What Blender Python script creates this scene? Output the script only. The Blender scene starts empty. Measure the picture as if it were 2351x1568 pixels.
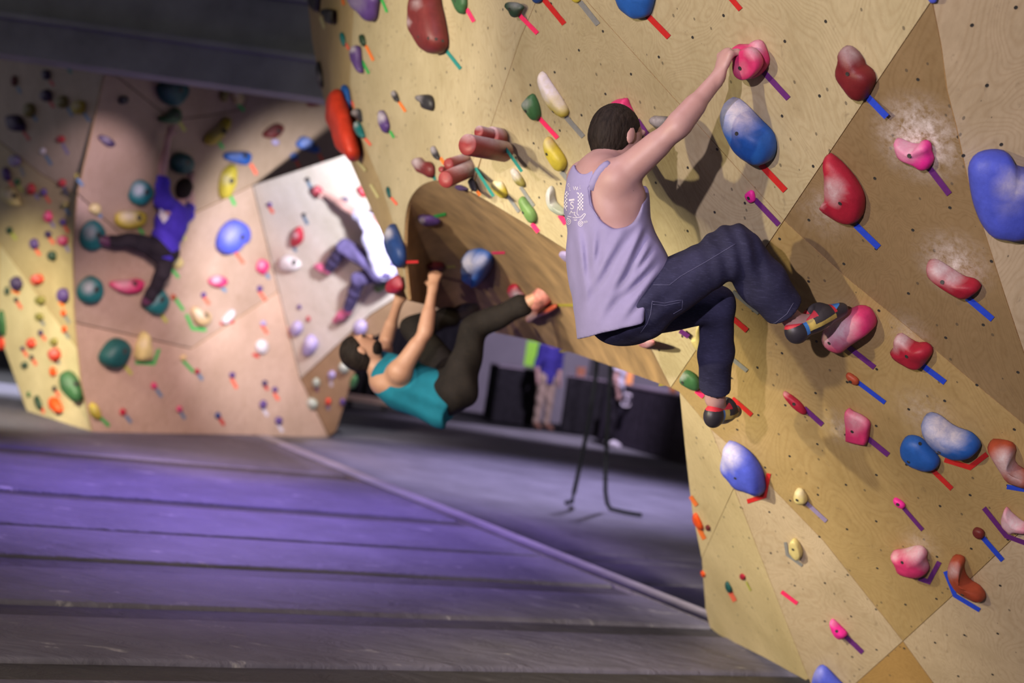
import bpy, bmesh, math, random
import numpy as np
from mathutils import Vector, Matrix
from mathutils.bvhtree import BVHTree

scene = bpy.context.scene
col = scene.collection
random.seed(7)
np.random.seed(7)

# ------------------------------------------------------------------ camera
IW, IH, FPX = 2351.0, 1568.0, 3265.3          # 50 mm on a 36 mm sensor
CX, CY = IW / 2, IH / 2
ROLL = math.radians(8.0)                       # the camera is held with a tilt
CR, SR = math.cos(ROLL), math.sin(ROLL)
CAM = Vector((0, 0, 1.5))
cam_data = bpy.data.cameras.new('camera')
cam_data.lens = 50.0
cam_data.sensor_width = 36.0
cam_data.clip_end = 200
cam_data.dof.use_dof = True
cam_data.dof.focus_distance = 5.0
cam_data.dof.aperture_fstop = 1.7
cam = bpy.data.objects.new('camera', cam_data)
cam.matrix_world = Matrix(((CR, -SR, 0, CAM.x), (0, 0, -1, CAM.y), (SR, CR, 0, CAM.z), (0, 0, 0, 1)))
col.objects.link(cam)
scene.camera = cam

# ------------------------------------------------------------------ world, lights, exposure
scene.view_settings.view_transform = 'Standard'
scene.view_settings.look = 'None'
scene.view_settings.exposure = 0.0
scene.view_settings.gamma = 1.0
scene.view_settings.use_curve_mapping = False
scene.cycles.max_bounces = 5
scene.cycles.diffuse_bounces = 3
scene.cycles.glossy_bounces = 2
scene.cycles.transmission_bounces = 2
scene.cycles.caustics_reflective = False
scene.cycles.caustics_refractive = False
world = bpy.data.worlds.new('gym_ambient')
scene.world = world
world.use_nodes = True
world.node_tree.nodes['Background'].inputs[0].default_value = (0.86, 0.82, 0.95, 1)
world.node_tree.nodes['Background'].inputs[1].default_value = 0.32


def spot(name, loc, target, power, colour, angle, blend=0.6, radius=0.06):
    d = bpy.data.lights.new(name, 'SPOT')
    d.energy = power
    d.color = colour
    d.spot_size = math.radians(angle)
    d.spot_blend = blend
    d.shadow_soft_size = radius
    o = bpy.data.objects.new(name, d)
    o.location = loc
    v = Vector(target) - Vector(loc)
    o.rotation_euler = v.to_track_quat('-Z', 'Y').to_euler()
    col.objects.link(o)
    return o


# two flood lamps across the gym that light the big yellow wall (hence its double shadows)
spot('flood_warm', (-4.0, 1.2, 1.95), (0.9, 6.0, 1.7), 880, (1.0, 0.86, 0.52), 80, 0.6, 0.07)
spot('flood_pink', (-2.9, -3.3, 2.2), (0.8, 5.6, 1.75), 2400, (1.0, 0.86, 0.97), 36, 1.0, 0.07)
spot('fill_arch', (-4.4, 4.2, 2.6), (-0.6, 7.8, 2.4), 1350, (1.0, 0.90, 0.74), 44, 0.9, 0.07)  # added fill, no such lamp seen; brightens the wall by the arch
spot('fill_wall_foot', (-3.2, 3.4, 2.2), (1.5, 7.5, 0.7), 1700, (1.0, 0.91, 0.66), 36, 0.8, 0.08)  # fill put in to lift the brightness of the wall foot
# violet stage lamps on the mats
spot('spot_violet_mats', (-2.1, 10.9, 3.25), (-2.0, 10.6, 0), 1200, (0.44, 0.30, 1.0), 106, 0.8, 0.1)
spot('spot_violet_far', (1.2, 15.5, 5.2), (0.6, 15.5, 0), 2000, (0.66, 0.58, 1.0), 75, 0.9, 0.1)
spot('spot_mat_front', (-1.0, 4.0, 5.2), (-0.6, 6.6, 0), 190, (0.9, 0.76, 1.0), 80, 0.9, 0.1)
# lamps on the far wall
spot('spot_far_pink', (-0.9, 10.9, 2.6), (-2.05, 15.0, 2.1), 2350, (0.97, 0.96, 1.0), 44, 0.7, 0.06)
spot('spot_far_warm', (-2.2, 9.0, 2.4), (-3.0, 14.8, 0.35), 1900, (1.0, 0.74, 0.70), 46, 0.9, 0.08)
spot('spot_far_yellow', (-5.6, 9.5, 2.6), (-5.3, 14.6, 0.7), 3300, (1.0, 0.95, 0.70), 34, 0.8, 0.08)
spot('spot_far_patch', (-2.6, 9.4, 2.9), (-4.25, 13.9, 2.5), 1100, (0.95, 0.76, 0.92), 16, 0.85, 0.04)
spot('spot_rear_hall', (2.0, 21.0, 4.6), (1.0, 26.5, 1.0), 1700, (0.85, 0.75, 1.0), 90, 0.8, 0.1)
spot('fill_rear_bench', (-2.2, 23.5, 3.6), (-2.9, 27.0, 0.2), 420, (1.0, 0.8, 0.7), 50, 0.8, 0.1)  # unseen extra lamp, added so that the bench comes out brighter
spot('fill_rear_left', (-7.0, 19.0, 4.6), (-6.6, 19.5, 0), 3200, (0.9, 0.92, 1.0), 70, 0.8, 0.1)  # added lamp, source unseen, that whitens the far left floor


# ------------------------------------------------------------------ picture geometry
def ray(px, py):
    u, v = px - CX, py - CY
    return Vector(((u * CR + v * SR) / FPX, 1.0, -(-u * SR + v * CR) / FPX))


def at(px, py, d):
    return CAM + ray(px, py) * d


def proj(p):
    d = p[1]
    X = p[0] / d * FPX
    Y = -(p[2] - CAM.z) / d * FPX
    return CX + X * CR - Y * SR, CY + X * SR + Y * CR


class Facet:
    """A flat piece of wall, known from three points given as picture position and 1/distance."""
    def __init__(self, name, pts):
        self.name = name
        A = np.array([[1, p[0], p[1]] for p in pts], float)
        w = np.array([p[2] for p in pts], float)
        self.co = np.linalg.lstsq(A, w, rcond=None)[0]
        a, b, c = [self.pt(*p[:2]) for p in pts[:3]]
        n = (b - a).cross(c - a).normalized()
        if n.dot(CAM - a) < 0:
            n = -n
        self.n, self.c = n, n.dot(a)

    def w(self, x, y):
        return float(self.co @ np.array([1, x, y]))

    def pt(self, x, y):
        return at(x, y, 1.0 / self.w(x, y))

    def hit(self, x, y, h=0.0):
        r = ray(x, y)
        t = (self.c + h - self.n.dot(CAM)) / self.n.dot(r)
        return CAM + r * t


class TangentFacet(Facet):
    def __init__(self, name, p, n):
        self.name, self.n, self.c = name, n, n.dot(p)


def floor_at(px, py, z=0.0):
    r = ray(px, py)
    return CAM + r * ((z - CAM.z) / r.z)


# ------------------------------------------------------------------ objects
def tag(o, label=None, cat=None, group=None, kind=None):
    if label:
        o['label'] = label
    if cat:
        o['category'] = cat
    if group:
        o['group'] = group
    if kind:
        o['kind'] = kind
    return o


def mk(name, verts, faces, mat, parent=None, smooth=False, loc=None):
    verts = [Vector(v) for v in verts]
    if parent is not None:
        base = Vector(parent.get('_base', (0, 0, 0)))
    elif loc is not None:
        base = Vector(loc)
    else:
        base = sum(verts, Vector()) / max(1, len(verts))
    me = bpy.data.meshes.new(name)
    me.from_pydata([tuple(v - base) for v in verts], [], faces)
    if smooth:
        me.polygons.foreach_set('use_smooth', [True] * len(me.polygons))
    me.update()
    o = bpy.data.objects.new(name, me)
    col.objects.link(o)
    if parent is not None:
        o.parent = parent
    else:
        o.location = base
    o['_base'] = tuple(base)
    if mat:
        for m in (mat if isinstance(mat, (list, tuple)) else [mat]):
            me.materials.append(m)
    return o


def empty(name, loc):
    o = bpy.data.objects.new(name, None)
    o.empty_display_size = 0.1
    o.location = loc
    o['_base'] = tuple(loc)
    col.objects.link(o)
    return o


def box_vf(c, ax, half):
    c = Vector(c)
    vs = [c + ax[0] * (sx * half[0]) + ax[1] * (sy * half[1]) + ax[2] * (sz * half[2])
          for sz in (-1, 1) for sy in (-1, 1) for sx in (-1, 1)]
    fs = [(0, 2, 3, 1), (4, 5, 7, 6), (0, 1, 5, 4), (2, 6, 7, 3), (0, 4, 6, 2), (1, 3, 7, 5)]
    return vs, fs


XYZ = (Vector((1, 0, 0)), Vector((0, 1, 0)), Vector((0, 0, 1)))


def box(name, lo, hi, mat, parent=None, bevel=0.0):
    c = [(a + b) / 2 for a, b in zip(lo, hi)]
    vs, fs = box_vf(c, XYZ, [(b - a) / 2 for a, b in zip(lo, hi)])
    if bevel:
        bm = bmesh.new()
        bv = [bm.verts.new(v) for v in vs]
        for f in fs:
            bm.faces.new([bv[i] for i in f])
        bmesh.ops.bevel(bm, geom=bm.edges[:] + bm.verts[:], offset=bevel, segments=2, affect='EDGES', profile=0.5)
        bm.verts.index_update()
        vs = [v.co.copy() for v in bm.verts]
        fs = [[v.index for v in f.verts] for f in bm.faces]
        bm.free()
    return mk(name, vs, fs, mat, parent)


def tube_vf(pts, rad, n=8, flat=None):
    """A tube through pts; rad a number or list; flat=(axis vector, factor) for webbing."""
    pts = [Vector(p) for p in pts]
    if not isinstance(rad, (list, tuple)):
        rad = [rad] * len(pts)
    vs, fs = [], []
    ref = Vector((0.31, 0.2, 0.93))
    for i, p in enumerate(pts):
        t = (pts[min(i + 1, len(pts) - 1)] - pts[max(i - 1, 0)]).normalized()
        a = t.cross(ref)
        if a.length < 1e-3:
            a = t.cross(Vector((1, 0, 0)))
        a.normalize()
        b = t.cross(a)
        for k in range(n):
            q = (a * math.cos(2 * math.pi * k / n) + b * math.sin(2 * math.pi * k / n)) * rad[i]
            if flat:
                q = q - flat[0] * q.dot(flat[0]) * (1 - flat[1])
            vs.append(p + q)
    for i in range(len(pts) - 1):
        for k in range(n):
            k2 = (k + 1) % n
            fs.append((i * n + k, i * n + k2, (i + 1) * n + k2, (i + 1) * n + k))
    fs.append(tuple(range(n))[::-1])
    fs.append(tuple(range((len(pts) - 1) * n, len(pts) * n)))
    return vs, fs


# ------------------------------------------------------------------ materials
def srgb(r, g, b):
    f = lambda c: (c / 255 / 12.92) if c <= 10 else ((c / 255 + 0.055) / 1.055) ** 2.4
    return (f(r), f(g), f(b))


class NT:
    def __init__(self, name):
        self.m = bpy.data.materials.new(name)
        self.m.use_nodes = True
        self.t = self.m.node_tree
        self.p = self.t.nodes['Principled BSDF']

    def n(self, kind, **kw):
        x = self.t.nodes.new(kind)
        for k, v in kw.items():
            if k.startswith('i_'):
                key = k[2:]
                key = int(key) if key.isdigit() else key.replace('_', ' ')
                x.inputs[key].default_value = v
            else:
                setattr(x, k, v)
        return x

    def l(self, a, b):
        self.t.links.new(a, b)

    def ramp(self, fac, stops):
        r = self.n('ShaderNodeValToRGB')
        el = r.color_ramp.elements
        el[0].position, el[0].color = stops[0][0], tuple(stops[0][1]) + (1,)
        el[1].position, el[1].color = stops[1][0], tuple(stops[1][1]) + (1,)
        for pos, c in stops[2:]:
            e = el.new(pos)
            e.color = tuple(c) + (1,)
        self.l(fac, r.inputs[0])
        return r.outputs[0]

    def mix(self, fac, a, b, mode='MIX'):
        x = self.n('ShaderNodeMix', data_type='RGBA', blend_type=mode)
        for key, v in ((0, fac), (6, a), (7, b)):
            if isinstance(v, (int, float)):
                x.inputs[key].default_value = v
            elif isinstance(v, tuple):
                x.inputs[key].default_value = v if len(v) == 4 else v + (1,)
            else:
                self.l(v, x.inputs[key])
        return x.outputs[2]

    def math(self, op, a, b=0.0, clamp=False):
        x = self.n('ShaderNodeMath', operation=op, use_clamp=clamp)
        for key, v in ((0, a), (1, b)):
            if isinstance(v, (int, float)):
                x.inputs[key].default_value = v
            else:
                self.l(v, x.inputs[key])
        return x.outputs[0]

    def noise(self, vec, scale, detail=4, rough=0.55, dist=0.0):
        x = self.n('ShaderNodeTexNoise', i_Scale=scale, i_Detail=detail, i_Roughness=rough, i_Distortion=dist)
        if vec is not None:
            self.l(vec, x.inputs['Vector'])
        return x.outputs[0]

    def mapping(self, vec, scale=(1, 1, 1), rot=(0, 0, 0)):
        x = self.n('ShaderNodeMapping')
        x.inputs['Scale'].default_value = scale
        x.inputs['Rotation'].default_value = rot
        self.l(vec, x.inputs['Vector'])
        return x.outputs[0]

    def coords(self, which='Object'):
        return self.n('ShaderNodeTexCoord').outputs[which]

    def pos(self):
        return self.n('ShaderNodeNewGeometry').outputs['Position']

    def bump(self, h, strength=0.2, dist=0.01):
        x = self.n('ShaderNodeBump', i_Strength=strength, i_Distance=dist)
        self.l(h, x.inputs['Height'])
        self.l(x.outputs[0], self.p.inputs['Normal'])

    def rough(self, v):
        self.p.inputs['Roughness'].default_value = v
        return self


def simple(name, c, rough=0.6, var=0.12, scale=30.0, bump=0.0, metal=0.0):
    k = NT(name)
    v = k.noise(k.coords(), scale)
    lo = tuple(x * (1 - var) for x in c)
    hi = tuple(min(1, x * (1 + var)) for x in c)
    k.l(k.ramp(v, [(0.3, lo), (0.7, hi)]), k.p.inputs['Base Color'])
    k.rough(rough)
    k.p.inputs['Metallic'].default_value = metal
    if bump:
        k.bump(v, bump, 0.004)
    return k.m


def make_plywood(chalk_spots=()):
    k = NT('plywood')
    p = k.pos()
    info = k.n('ShaderNodeObjectInfo')
    base = info.outputs['Color']
    # rotary-cut figure: a strongly distorted, stretched field cut into growth lines
    g = k.mapping(p, (1.1, 1.1, 0.5), (0.5, 0.35, 0.3))
    f1 = k.noise(g, 1.5, 3, 0.5, 0.9)
    lines = k.math('FRACT', k.math('MULTIPLY', f1, 58.0))
    lines = k.math('ABSOLUTE', k.math('SUBTRACT', lines, 0.5))
    lin = k.ramp(lines, [(0.0, (0.86, 0.82, 0.77)), (0.3, (1, 1, 1))])
    fine = k.noise(k.mapping(p, (60, 60, 5), (0.5, 0.35, 0.3)), 1.0, 3, 0.6)
    fin = k.ramp(fine, [(0.3, (0.93, 0.92, 0.9)), (0.7, (1.04, 1.04, 1.03))])
    big = k.noise(p, 2.3, 5, 0.6)
    bg = k.ramp(big, [(0.3, (0.84, 0.82, 0.76)), (0.7, (1.08, 1.07, 1.06))])
    c = k.mix(0.6, base, lin, 'MULTIPLY')
    c = k.mix(1.0, c, fin, 'MULTIPLY')
    c = k.mix(1.0, c, bg, 'MULTIPLY')
    # rubber scuffs and grime
    sc = k.noise(k.mapping(p, (5.5, 5.5, 2.2), (0.9, 0.6, 0.2)), 5.0, 6, 0.72, 0.6)
    scm = k.ramp(sc, [(0.60, (0, 0, 0)), (0.74, (1, 1, 1))])
    c = k.mix(k.math('MULTIPLY', scm, 0.50), c, (0.13, 0.095, 0.06))
    vo = k.n('ShaderNodeTexVoronoi', i_Scale=24.0)
    k.l(k.mapping(p, (1, 1, 0.6), (0.6, 0.3, 0)), vo.inputs['Vector'])
    sep = k.n('ShaderNodeSeparateColor')
    k.l(vo.outputs['Color'], sep.inputs[0])
    few = k.math('GREATER_THAN', sep.outputs[0], 0.66)
    dot = k.math('LESS_THAN', vo.outputs['Distance'], 0.13)
    c = k.mix(k.math('MULTIPLY', k.math('MULTIPLY', few, dot), 0.65), c, (0.06, 0.05, 0.04))
    # chalk dust around used holds
    dust = None
    for (q, r, s) in chalk_spots:
        d = k.n('ShaderNodeVectorMath', operation='DISTANCE')
        k.l(p, d.inputs[0])
        d.inputs[1].default_value = tuple(q)
        v = k.math('MULTIPLY', k.math('SUBTRACT', 1.0, k.math('DIVIDE', d.outputs['Value'], r), True), s)
        dust = v if dust is None else k.math('MAXIMUM', dust, v)
    if dust is not None:
        dn = k.noise(p, 30.0, 6, 0.75, 0.25)
        dn = k.ramp(dn, [(0.36, (0, 0, 0)), (0.66, (1, 1, 1))])
        c = k.mix(k.math('MULTIPLY', k.math('POWER', dust, 1.5), dn), c, (0.72, 0.66, 0.68))
    k.l(c, k.p.inputs['Base Color'])
    k.rough(0.5)
    k.p.inputs['Specular IOR Level'].default_value = 0.3
    k.bump(fine, 0.06, 0.002)
    return k.m


def make_hold_mat():
    k = NT('hold_resin')
    info = k.n('ShaderNodeObjectInfo')
    p = k.coords()
    att = k.n('ShaderNodeAttribute', attribute_name='chalk')
    n1 = k.noise(p, 22.0, 5, 0.65)
    tone = k.ramp(n1, [(0.3, (0.58, 0.58, 0.58)), (0.7, (0.82, 0.82, 0.82))])
    c = k.mix(1.0, info.outputs['Color'], tone, 'MULTIPLY')
    n2 = k.noise(p, 34.0, 6, 0.7, 0.5)
    m = k.math('MULTIPLY', att.outputs['Fac'], k.math('ADD', k.math('MULTIPLY', n2, 1.3), 0.10), True)
    c = k.mix(m, c, (0.58, 0.53, 0.57))
    k.l(c, k.p.inputs['Base Color'])
    rr = k.math('ADD', k.math('MULTIPLY', m, 0.35), 0.5)
    k.l(rr, k.p.inputs['Roughness'])
    k.p.inputs['Specular IOR Level'].default_value = 0.35
    n3 = k.noise(p, 240.0, 2, 0.6)
    k.bump(n3, 0.18, 0.003)
    return k.m


def make_tape_mat():
    k = NT('cloth_tape')
    info = k.n('ShaderNodeObjectInfo')
    n1 = k.noise(k.coords(), 60.0, 3)
    tone = k.ramp(n1, [(0.3, (0.74, 0.74, 0.74)), (0.7, (0.88, 0.88, 0.88))])
    k.l(k.mix(1.0, info.outputs['Color'], tone, 'MULTIPLY'), k.p.inputs['Base Color'])
    k.rough(0.55)
    return k.m


def fabric(name, c, rough=0.85, weave=600.0, var=0.15, worn=None):
    k = NT(name)
    p = k.coords()
    n1 = k.noise(p, 9.0, 5, 0.6)
    cc = k.ramp(n1, [(0.3, tuple(x * (1 - var) for x in c)), (0.7, tuple(min(1, x * (1 + var)) for x in c))])
    if worn:
        n2 = k.noise(k.mapping(p, (1, 1, 6)), 40.0, 5, 0.7)
        cc = k.mix(k.ramp(n2, [(0.52, (0, 0, 0)), (0.78, (0.75, 0.75, 0.75))]), cc, worn)
    k.l(cc, k.p.inputs['Base Color'])
    k.rough(rough)
    k.p.inputs['Specular IOR Level'].default_value = 0.2
    k.bump(k.noise(p, weave, 2), 0.25, 0.002)
    return k.m


def skin_mat(name, c):
    k = NT(name)
    p = k.coords()
    n1 = k.noise(p, 14.0, 5, 0.6)
    k.l(k.ramp(n1, [(0.3, (c[0] * 0.93, c[1] * 0.86, c[2] * 0.84)), (0.7, c)]), k.p.inputs['Base Color'])
    k.rough(0.52)
    return k.m


DARK = simple('bolt_hole_dark', (0.03, 0.028, 0.026), 0.5, 0.2, 80)

# ================================================================== the walls
def wA1(x, y):
    return 0.1835 + 6.7e-5 * (x - 1500) - 3.9e-5 * (y - 250)


def tri(f, *pts):
    return [(x, y, f(x, y)) for x, y in pts]


A1 = Facet('A1', tri(wA1, (1300, 100), (1800, 100), (1500, 600)))
D = Facet('D', tri(wA1, (2140, 0), (1540, 890)) + [(2000, 1200, 0.1695)])
A2 = Facet('A2', tri(wA1, (1232, 0), (1120, 310)) + [(810, 100, 1 / 8.8)])
A3 = Facet('A3', [(812, 0, A2.w(812, 0)), (880, 430, A2.w(880, 430)), (745, 230, A2.w(745, 230) - 0.007)])
G = Facet('G', [(2140, 0, D.w(2140, 0)), (2351, 810, D.w(2351, 810)), (2400, 100, D.w(2400, 100) - 0.012)])
L = Facet('L', [(1632, 985, D.w(1632, 985)), (1857, 1559, D.w(1857, 1559)), (1630, 1440, 1 / 8.36)])
KM = Facet('KM', [(212, 992, 0.0694), (755, 1003, 0.0562), (240, 160, 0.0762)])
KL = Facet('KL', [(212, 992, 0.0694), (240, 160, 0.0762), (60, 945, 0.0638)])
KR = Facet('KR', [(580, 425, KM.w(580, 425)), (690, 870, KM.w(690, 870)), (850, 560, 0.0700)])
KB = Facet('KB', [(690, 870, KM.w(690, 870)), (850, 725, KR.w(850, 725)), (755, 1003, 0.0562)])
FAC = dict(A1=A1, A2=A2, A3=A3, D=D, G=G, L=L, KM=KM, KL=KL, KR=KR, KB=KB)

# chalk dust on the plywood round well-used holds
PLY = make_plywood([(D.hit(2112, 318), 0.20, 1.2), (D.hit(2190, 605), 0.17, 0.9), (D.hit(2085, 765), 0.13, 0.5),
                    (D.hit(1935, 985), 0.13, 0.6), (D.hit(2120, 945), 0.16, 0.5), (A1.hit(1885, 500), 0.14, 0.5),
                    (D.hit(1965, 735), 0.14, 0.4), (D.hit(2115, 1250), 0.12, 0.5), (D.hit(1890, 470), 0.10, 0.5)])
EDGE = simple('plywood_edge', (0.36, 0.22, 0.10), 0.7, 0.25, 90)
BACK = simple('wall_backing', (0.09, 0.065, 0.045), 0.8)
HOLE_ME = None


def inset2d(P, g):
    n = len(P)
    area = sum(P[i][0] * P[(i + 1) % n][1] - P[(i + 1) % n][0] * P[i][1] for i in range(n))
    s = 1 if area > 0 else -1
    out = []
    for i in range(n):
        a, b, c = P[i - 1], P[i], P[(i + 1) % n]
        d1, d2 = (b - a).normalized(), (c - b).normalized()
        n1, n2 = Vector((-d1.y, d1.x)) * s, Vector((-d2.y, d2.x)) * s
        m = n1 + n2
        if m.length < 1e-6:
            m = n1
        m.normalize()
        out.append(b + m * (g / max(0.35, m.dot(n1))))
    return out


PANELS = []


def panel(parent, facet, poly, colour, gap=0.0013, thick=0.018, mat=None, name='plywood_panel'):
    pts = [facet.hit(x, y) for x, y in poly]
    n = facet.n
    o = pts[0]
    ex = (pts[1] - pts[0]).normalized()
    ey = n.cross(ex)
    flat = [Vector(((p - o).dot(ex), (p - o).dot(ey))) for p in pts]
    flat = inset2d(flat, gap)
    top = [o + ex * q.x + ey * q.y for q in flat]
    k = len(top)
    area = sum(flat[i].x * flat[(i + 1) % k].y - flat[(i + 1) % k].x * flat[i].y for i in range(k))
    if area < 0:
        top.reverse()
    low = [p - n * thick for p in top]
    fs = [tuple(range(k)), tuple(range(2 * k - 1, k - 1, -1))]
    for i in range(k):
        j = (i + 1) % k
        fs.append((i, k + i, k + j, j))
    ob = mk(name, top + low, fs, [mat or PLY, EDGE], parent)
    for f in ob.data.polygons:
        if f.index >= 2:
            f.material_index = 1
    ob.color = tuple(colour) + (1,)
    PANELS.append((ob, facet, poly))
    return ob


def backing_mesh(items, off):
    vs, fs = [], []
    for facet, poly in items:
        b = len(vs)
        vs += [facet.hit(x, y, -off) for x, y in poly]
        fs.append(tuple(range(b, len(vs))))
    return vs, fs


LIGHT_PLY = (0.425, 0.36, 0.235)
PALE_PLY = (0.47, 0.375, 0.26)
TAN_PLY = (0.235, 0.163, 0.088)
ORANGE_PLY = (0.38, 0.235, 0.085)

S1 = [(1264, -90), (1232, 0), (1196, 85), (1160, 190), (1120, 310), (1080, 440)]
SEAM2 = [(1800, 506), (1937, 632), (2054, 727), (2152, 807), (2261, 899), (2400, 1015)]
C2 = [(2140, 0), (2161, 105), (2175, 210), (2196, 291), (2224, 421), (2266, 550), (2307, 678), (2351, 810), (2425, 1000)]
ARCH1 = [(1080, 440), (1130, 468), (1200, 510), (1310, 580), (1420, 690), (1495, 800), (1540, 890)]
ARCH2 = [(937, 690), (930, 620), (928, 560), (931, 500), (941, 458), (965, 428), (1000, 415), (1040, 421), (1080, 440)]
CREASE3 = [(812, -300), (812, 25), (803, 190), (826, 310), (870, 410), (912, 540), (937, 690)]
SIL = [(700, -300), (706, 0), (716, 90), (735, 190), (745, 235), (770, 300), (800, 362), (832, 435), (870, 520), (905, 605)]



def smooth_open(P, m=4):
    Q = [Vector(p) for p in P]
    out = []
    for i in range(len(Q) - 1):
        p0, p1, p2, p3 = Q[max(i - 1, 0)], Q[i], Q[i + 1], Q[min(i + 2, len(Q) - 1)]
        for j in range(m):
            t = j / m
            q = 0.5 * ((2 * p1) + (p2 - p0) * t + (2 * p0 - 5 * p1 + 4 * p2 - p3) * t * t + (3 * p1 - p0 - 3 * p2 + p3) * t ** 3)
            out.append((q.x, q.y))
    return out + [tuple(Q[-1])]


ARCH2 = smooth_open(ARCH2)
pan_A1u = [(1264, -90), (1340, -300), (2160, -300), (2140, 0), (1800, 506)]
pan_A1l = [(1264, -90), (1800, 506), (1540, 890)] + ARCH1[::-1][1:] + S1[1:-1][::-1]
pan_A2 = CREASE3[1:] + ARCH2[1:] + S1[1:-1][::-1] + [(1264, -90), (1340, -300), (812, -300)]
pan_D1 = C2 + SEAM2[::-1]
pan_D2 = SEAM2 + [(2450, 1130), (2320, 1242), (2190, 1365), (2073, 1472), (1891, 1242), (1802, 1150), (1700, 1044), (1632, 985), (1560, 900), (1540, 890)]
LEDGE = [(1632, 985), (1693, 1140), (1755, 1300), (1810, 1440), (1857, 1559), (1889, 1640)]
pan_M = [(1632, 985), (1700, 1044), (1802, 1150), (1891, 1242), (2073, 1472), (1966, 1568), (1900, 1640)] + LEDGE[1:][::-1]
pan_R2 = [(2073, 1472), (2190, 1365), (2320, 1242), (2450, 1130), (2520, 1640), (2200, 1640), (2143, 1568)]
pan_E = [(2073, 1472), (2143, 1568), (2200, 1640), (1900, 1640), (1966, 1568)]
pan_G = [(2140, 0), (2160, -300), (2750, -300), (2750, 1050)] + C2[1:][::-1]
pan_L1 = [(1560, 900), (1632, 985), (1685, 1120), (1611, 1282), (1590, 1180), (1575, 1050)]
pan_L2 = [(1685, 1120), (1755, 1300), (1810, 1440), (1857, 1559), (1850, 1562), (1760, 1512), (1690, 1477), (1650, 1457),
          (1630, 1440), (1620, 1400), (1611, 1282)]

right_items = [(A1, pan_A1u), (A1, pan_A1l), (A2, pan_A2), (D, pan_D1), (D, pan_D2), (D, pan_M), (D, pan_R2), (D, pan_E), (G, pan_G), (L, pan_L1), (L, pan_L2)]
bv, bf = backing_mesh(right_items, 0.019)
wall_right = tag(mk('wall_right', bv, bf, BACK), 'big overhanging plywood bouldering wall on the right', 'wall', kind='structure')
panel(wall_right, A1, pan_A1u, LIGHT_PLY)
panel(wall_right, A1, pan_A1l, LIGHT_PLY)
panel(wall_right, A2, pan_A2, LIGHT_PLY)
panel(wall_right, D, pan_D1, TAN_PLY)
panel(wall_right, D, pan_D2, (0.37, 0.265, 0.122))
panel(wall_right, D, pan_M, PALE_PLY)
panel(wall_right, D, pan_R2, PALE_PLY)
panel(wall_right, D, pan_E, ORANGE_PLY)
panel(wall_right, G, pan_G, PALE_PLY)
panel(wall_right, L, pan_L1, (0.56, 0.46, 0.27))
panel(wall_right, L, pan_L2, (0.56, 0.46, 0.27))

# the bent strip at the far end of that wall
sil_w = []
c3 = CREASE3
rows = []
for i, (x, y) in enumerate(SIL):
    t = i / (len(SIL) - 1)
    k = t * (len(c3) - 1.6)
    a = int(k)
    f = k - a
    cx_, cy_ = c3[a][0] * (1 - f) + c3[a + 1][0] * f, c3[a][1] * (1 - f) + c3[a + 1][1] * f
    pc = A2.hit(cx_ + 14, cy_, -0.024)
    ps = at(x, y, 1 / (A2.w(x, y) - 0.007 * (1 - 0.6 * t)))
    rows.append((pc, (pc + ps) / 2 + A2.n * 0.05 * (1 - t), ps))
tip = A2.hit(937, 690)
sv, sf = [], []
for r in rows:
    sv += list(r)
for i in range(len(rows) - 1):
    for j in range(2):
        sf.append((3 * i + j, 3 * i + j + 1, 3 * i + j + 4, 3 * i + j + 3))
sv.append(tip)
last = 3 * (len(rows) - 1)
sf += [(last, last + 1, len(sv) - 1), (last + 1, last + 2, len(sv) - 1)]
strip = mk('plywood_panel', sv, sf, PLY, wall_right, smooth=True)
strip.color = (0.40, 0.30, 0.16, 1)
STRIP_BVH = BVHTree.FromPolygons(sv, sf)

# the underside of the arch: bent plywood from the arch's edge back and down to its far lip
arch_px = ARCH2 + ARCH1[1:]
arch_w = [A2.w(*p) for p in ARCH2] + [wA1(*p) for p in ARCH1[1:]]
lip = [(937, 690, arch_w[0]), (1000, 705, .112), (1060, 730, .108), (1130, 762, .106), (1225, 782, .112), (1330, 815, .122), (1430, 850, .140), (1540, 890, arch_w[-1])]


def along(P, t):
    P = [Vector(p) for p in P]
    ds = [0]
    for i in range(1, len(P)):
        ds.append(ds[-1] + (P[i] - P[i - 1]).length)
    s = t * ds[-1]
    for i in range(1, len(P)):
        if s <= ds[i] + 1e-9:
            return P[i - 1].lerp(P[i], (s - ds[i - 1]) / max(1e-9, ds[i] - ds[i - 1]))
    return P[-1]


arch3 = [at(x, y, 1 / w) for (x, y), w in zip(arch_px, arch_w)]
lip3 = [at(x, y, 1 / w) for x, y, w in lip]
# the underside is built as four bent sheets side by side
NC, NR = 96, 8
UV = []
for c in range(NC + 1):
    t = c / NC
    a, b = along(arch3, t), along(lip3, t)
    cl = []
    for r in range(NR + 1):
        s = r / NR
        bow = math.sin(math.pi * s) * 0.10 * math.sin(math.pi * t)
        cl.append(a.lerp(b, s) + Vector((0.0, 0.7, 0.7)) * bow)
    UV.append(cl)
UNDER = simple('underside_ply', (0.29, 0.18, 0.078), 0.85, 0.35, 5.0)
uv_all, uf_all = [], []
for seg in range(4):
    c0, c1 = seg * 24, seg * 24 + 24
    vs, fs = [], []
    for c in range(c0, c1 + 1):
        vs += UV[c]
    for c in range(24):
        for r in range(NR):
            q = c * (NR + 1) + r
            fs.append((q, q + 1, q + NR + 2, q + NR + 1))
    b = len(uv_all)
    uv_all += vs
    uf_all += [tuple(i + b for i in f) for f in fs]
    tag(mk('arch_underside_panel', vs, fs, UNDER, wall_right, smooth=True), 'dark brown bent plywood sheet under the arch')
B_BVH = BVHTree.FromPolygons(uv_all, uf_all)


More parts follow.
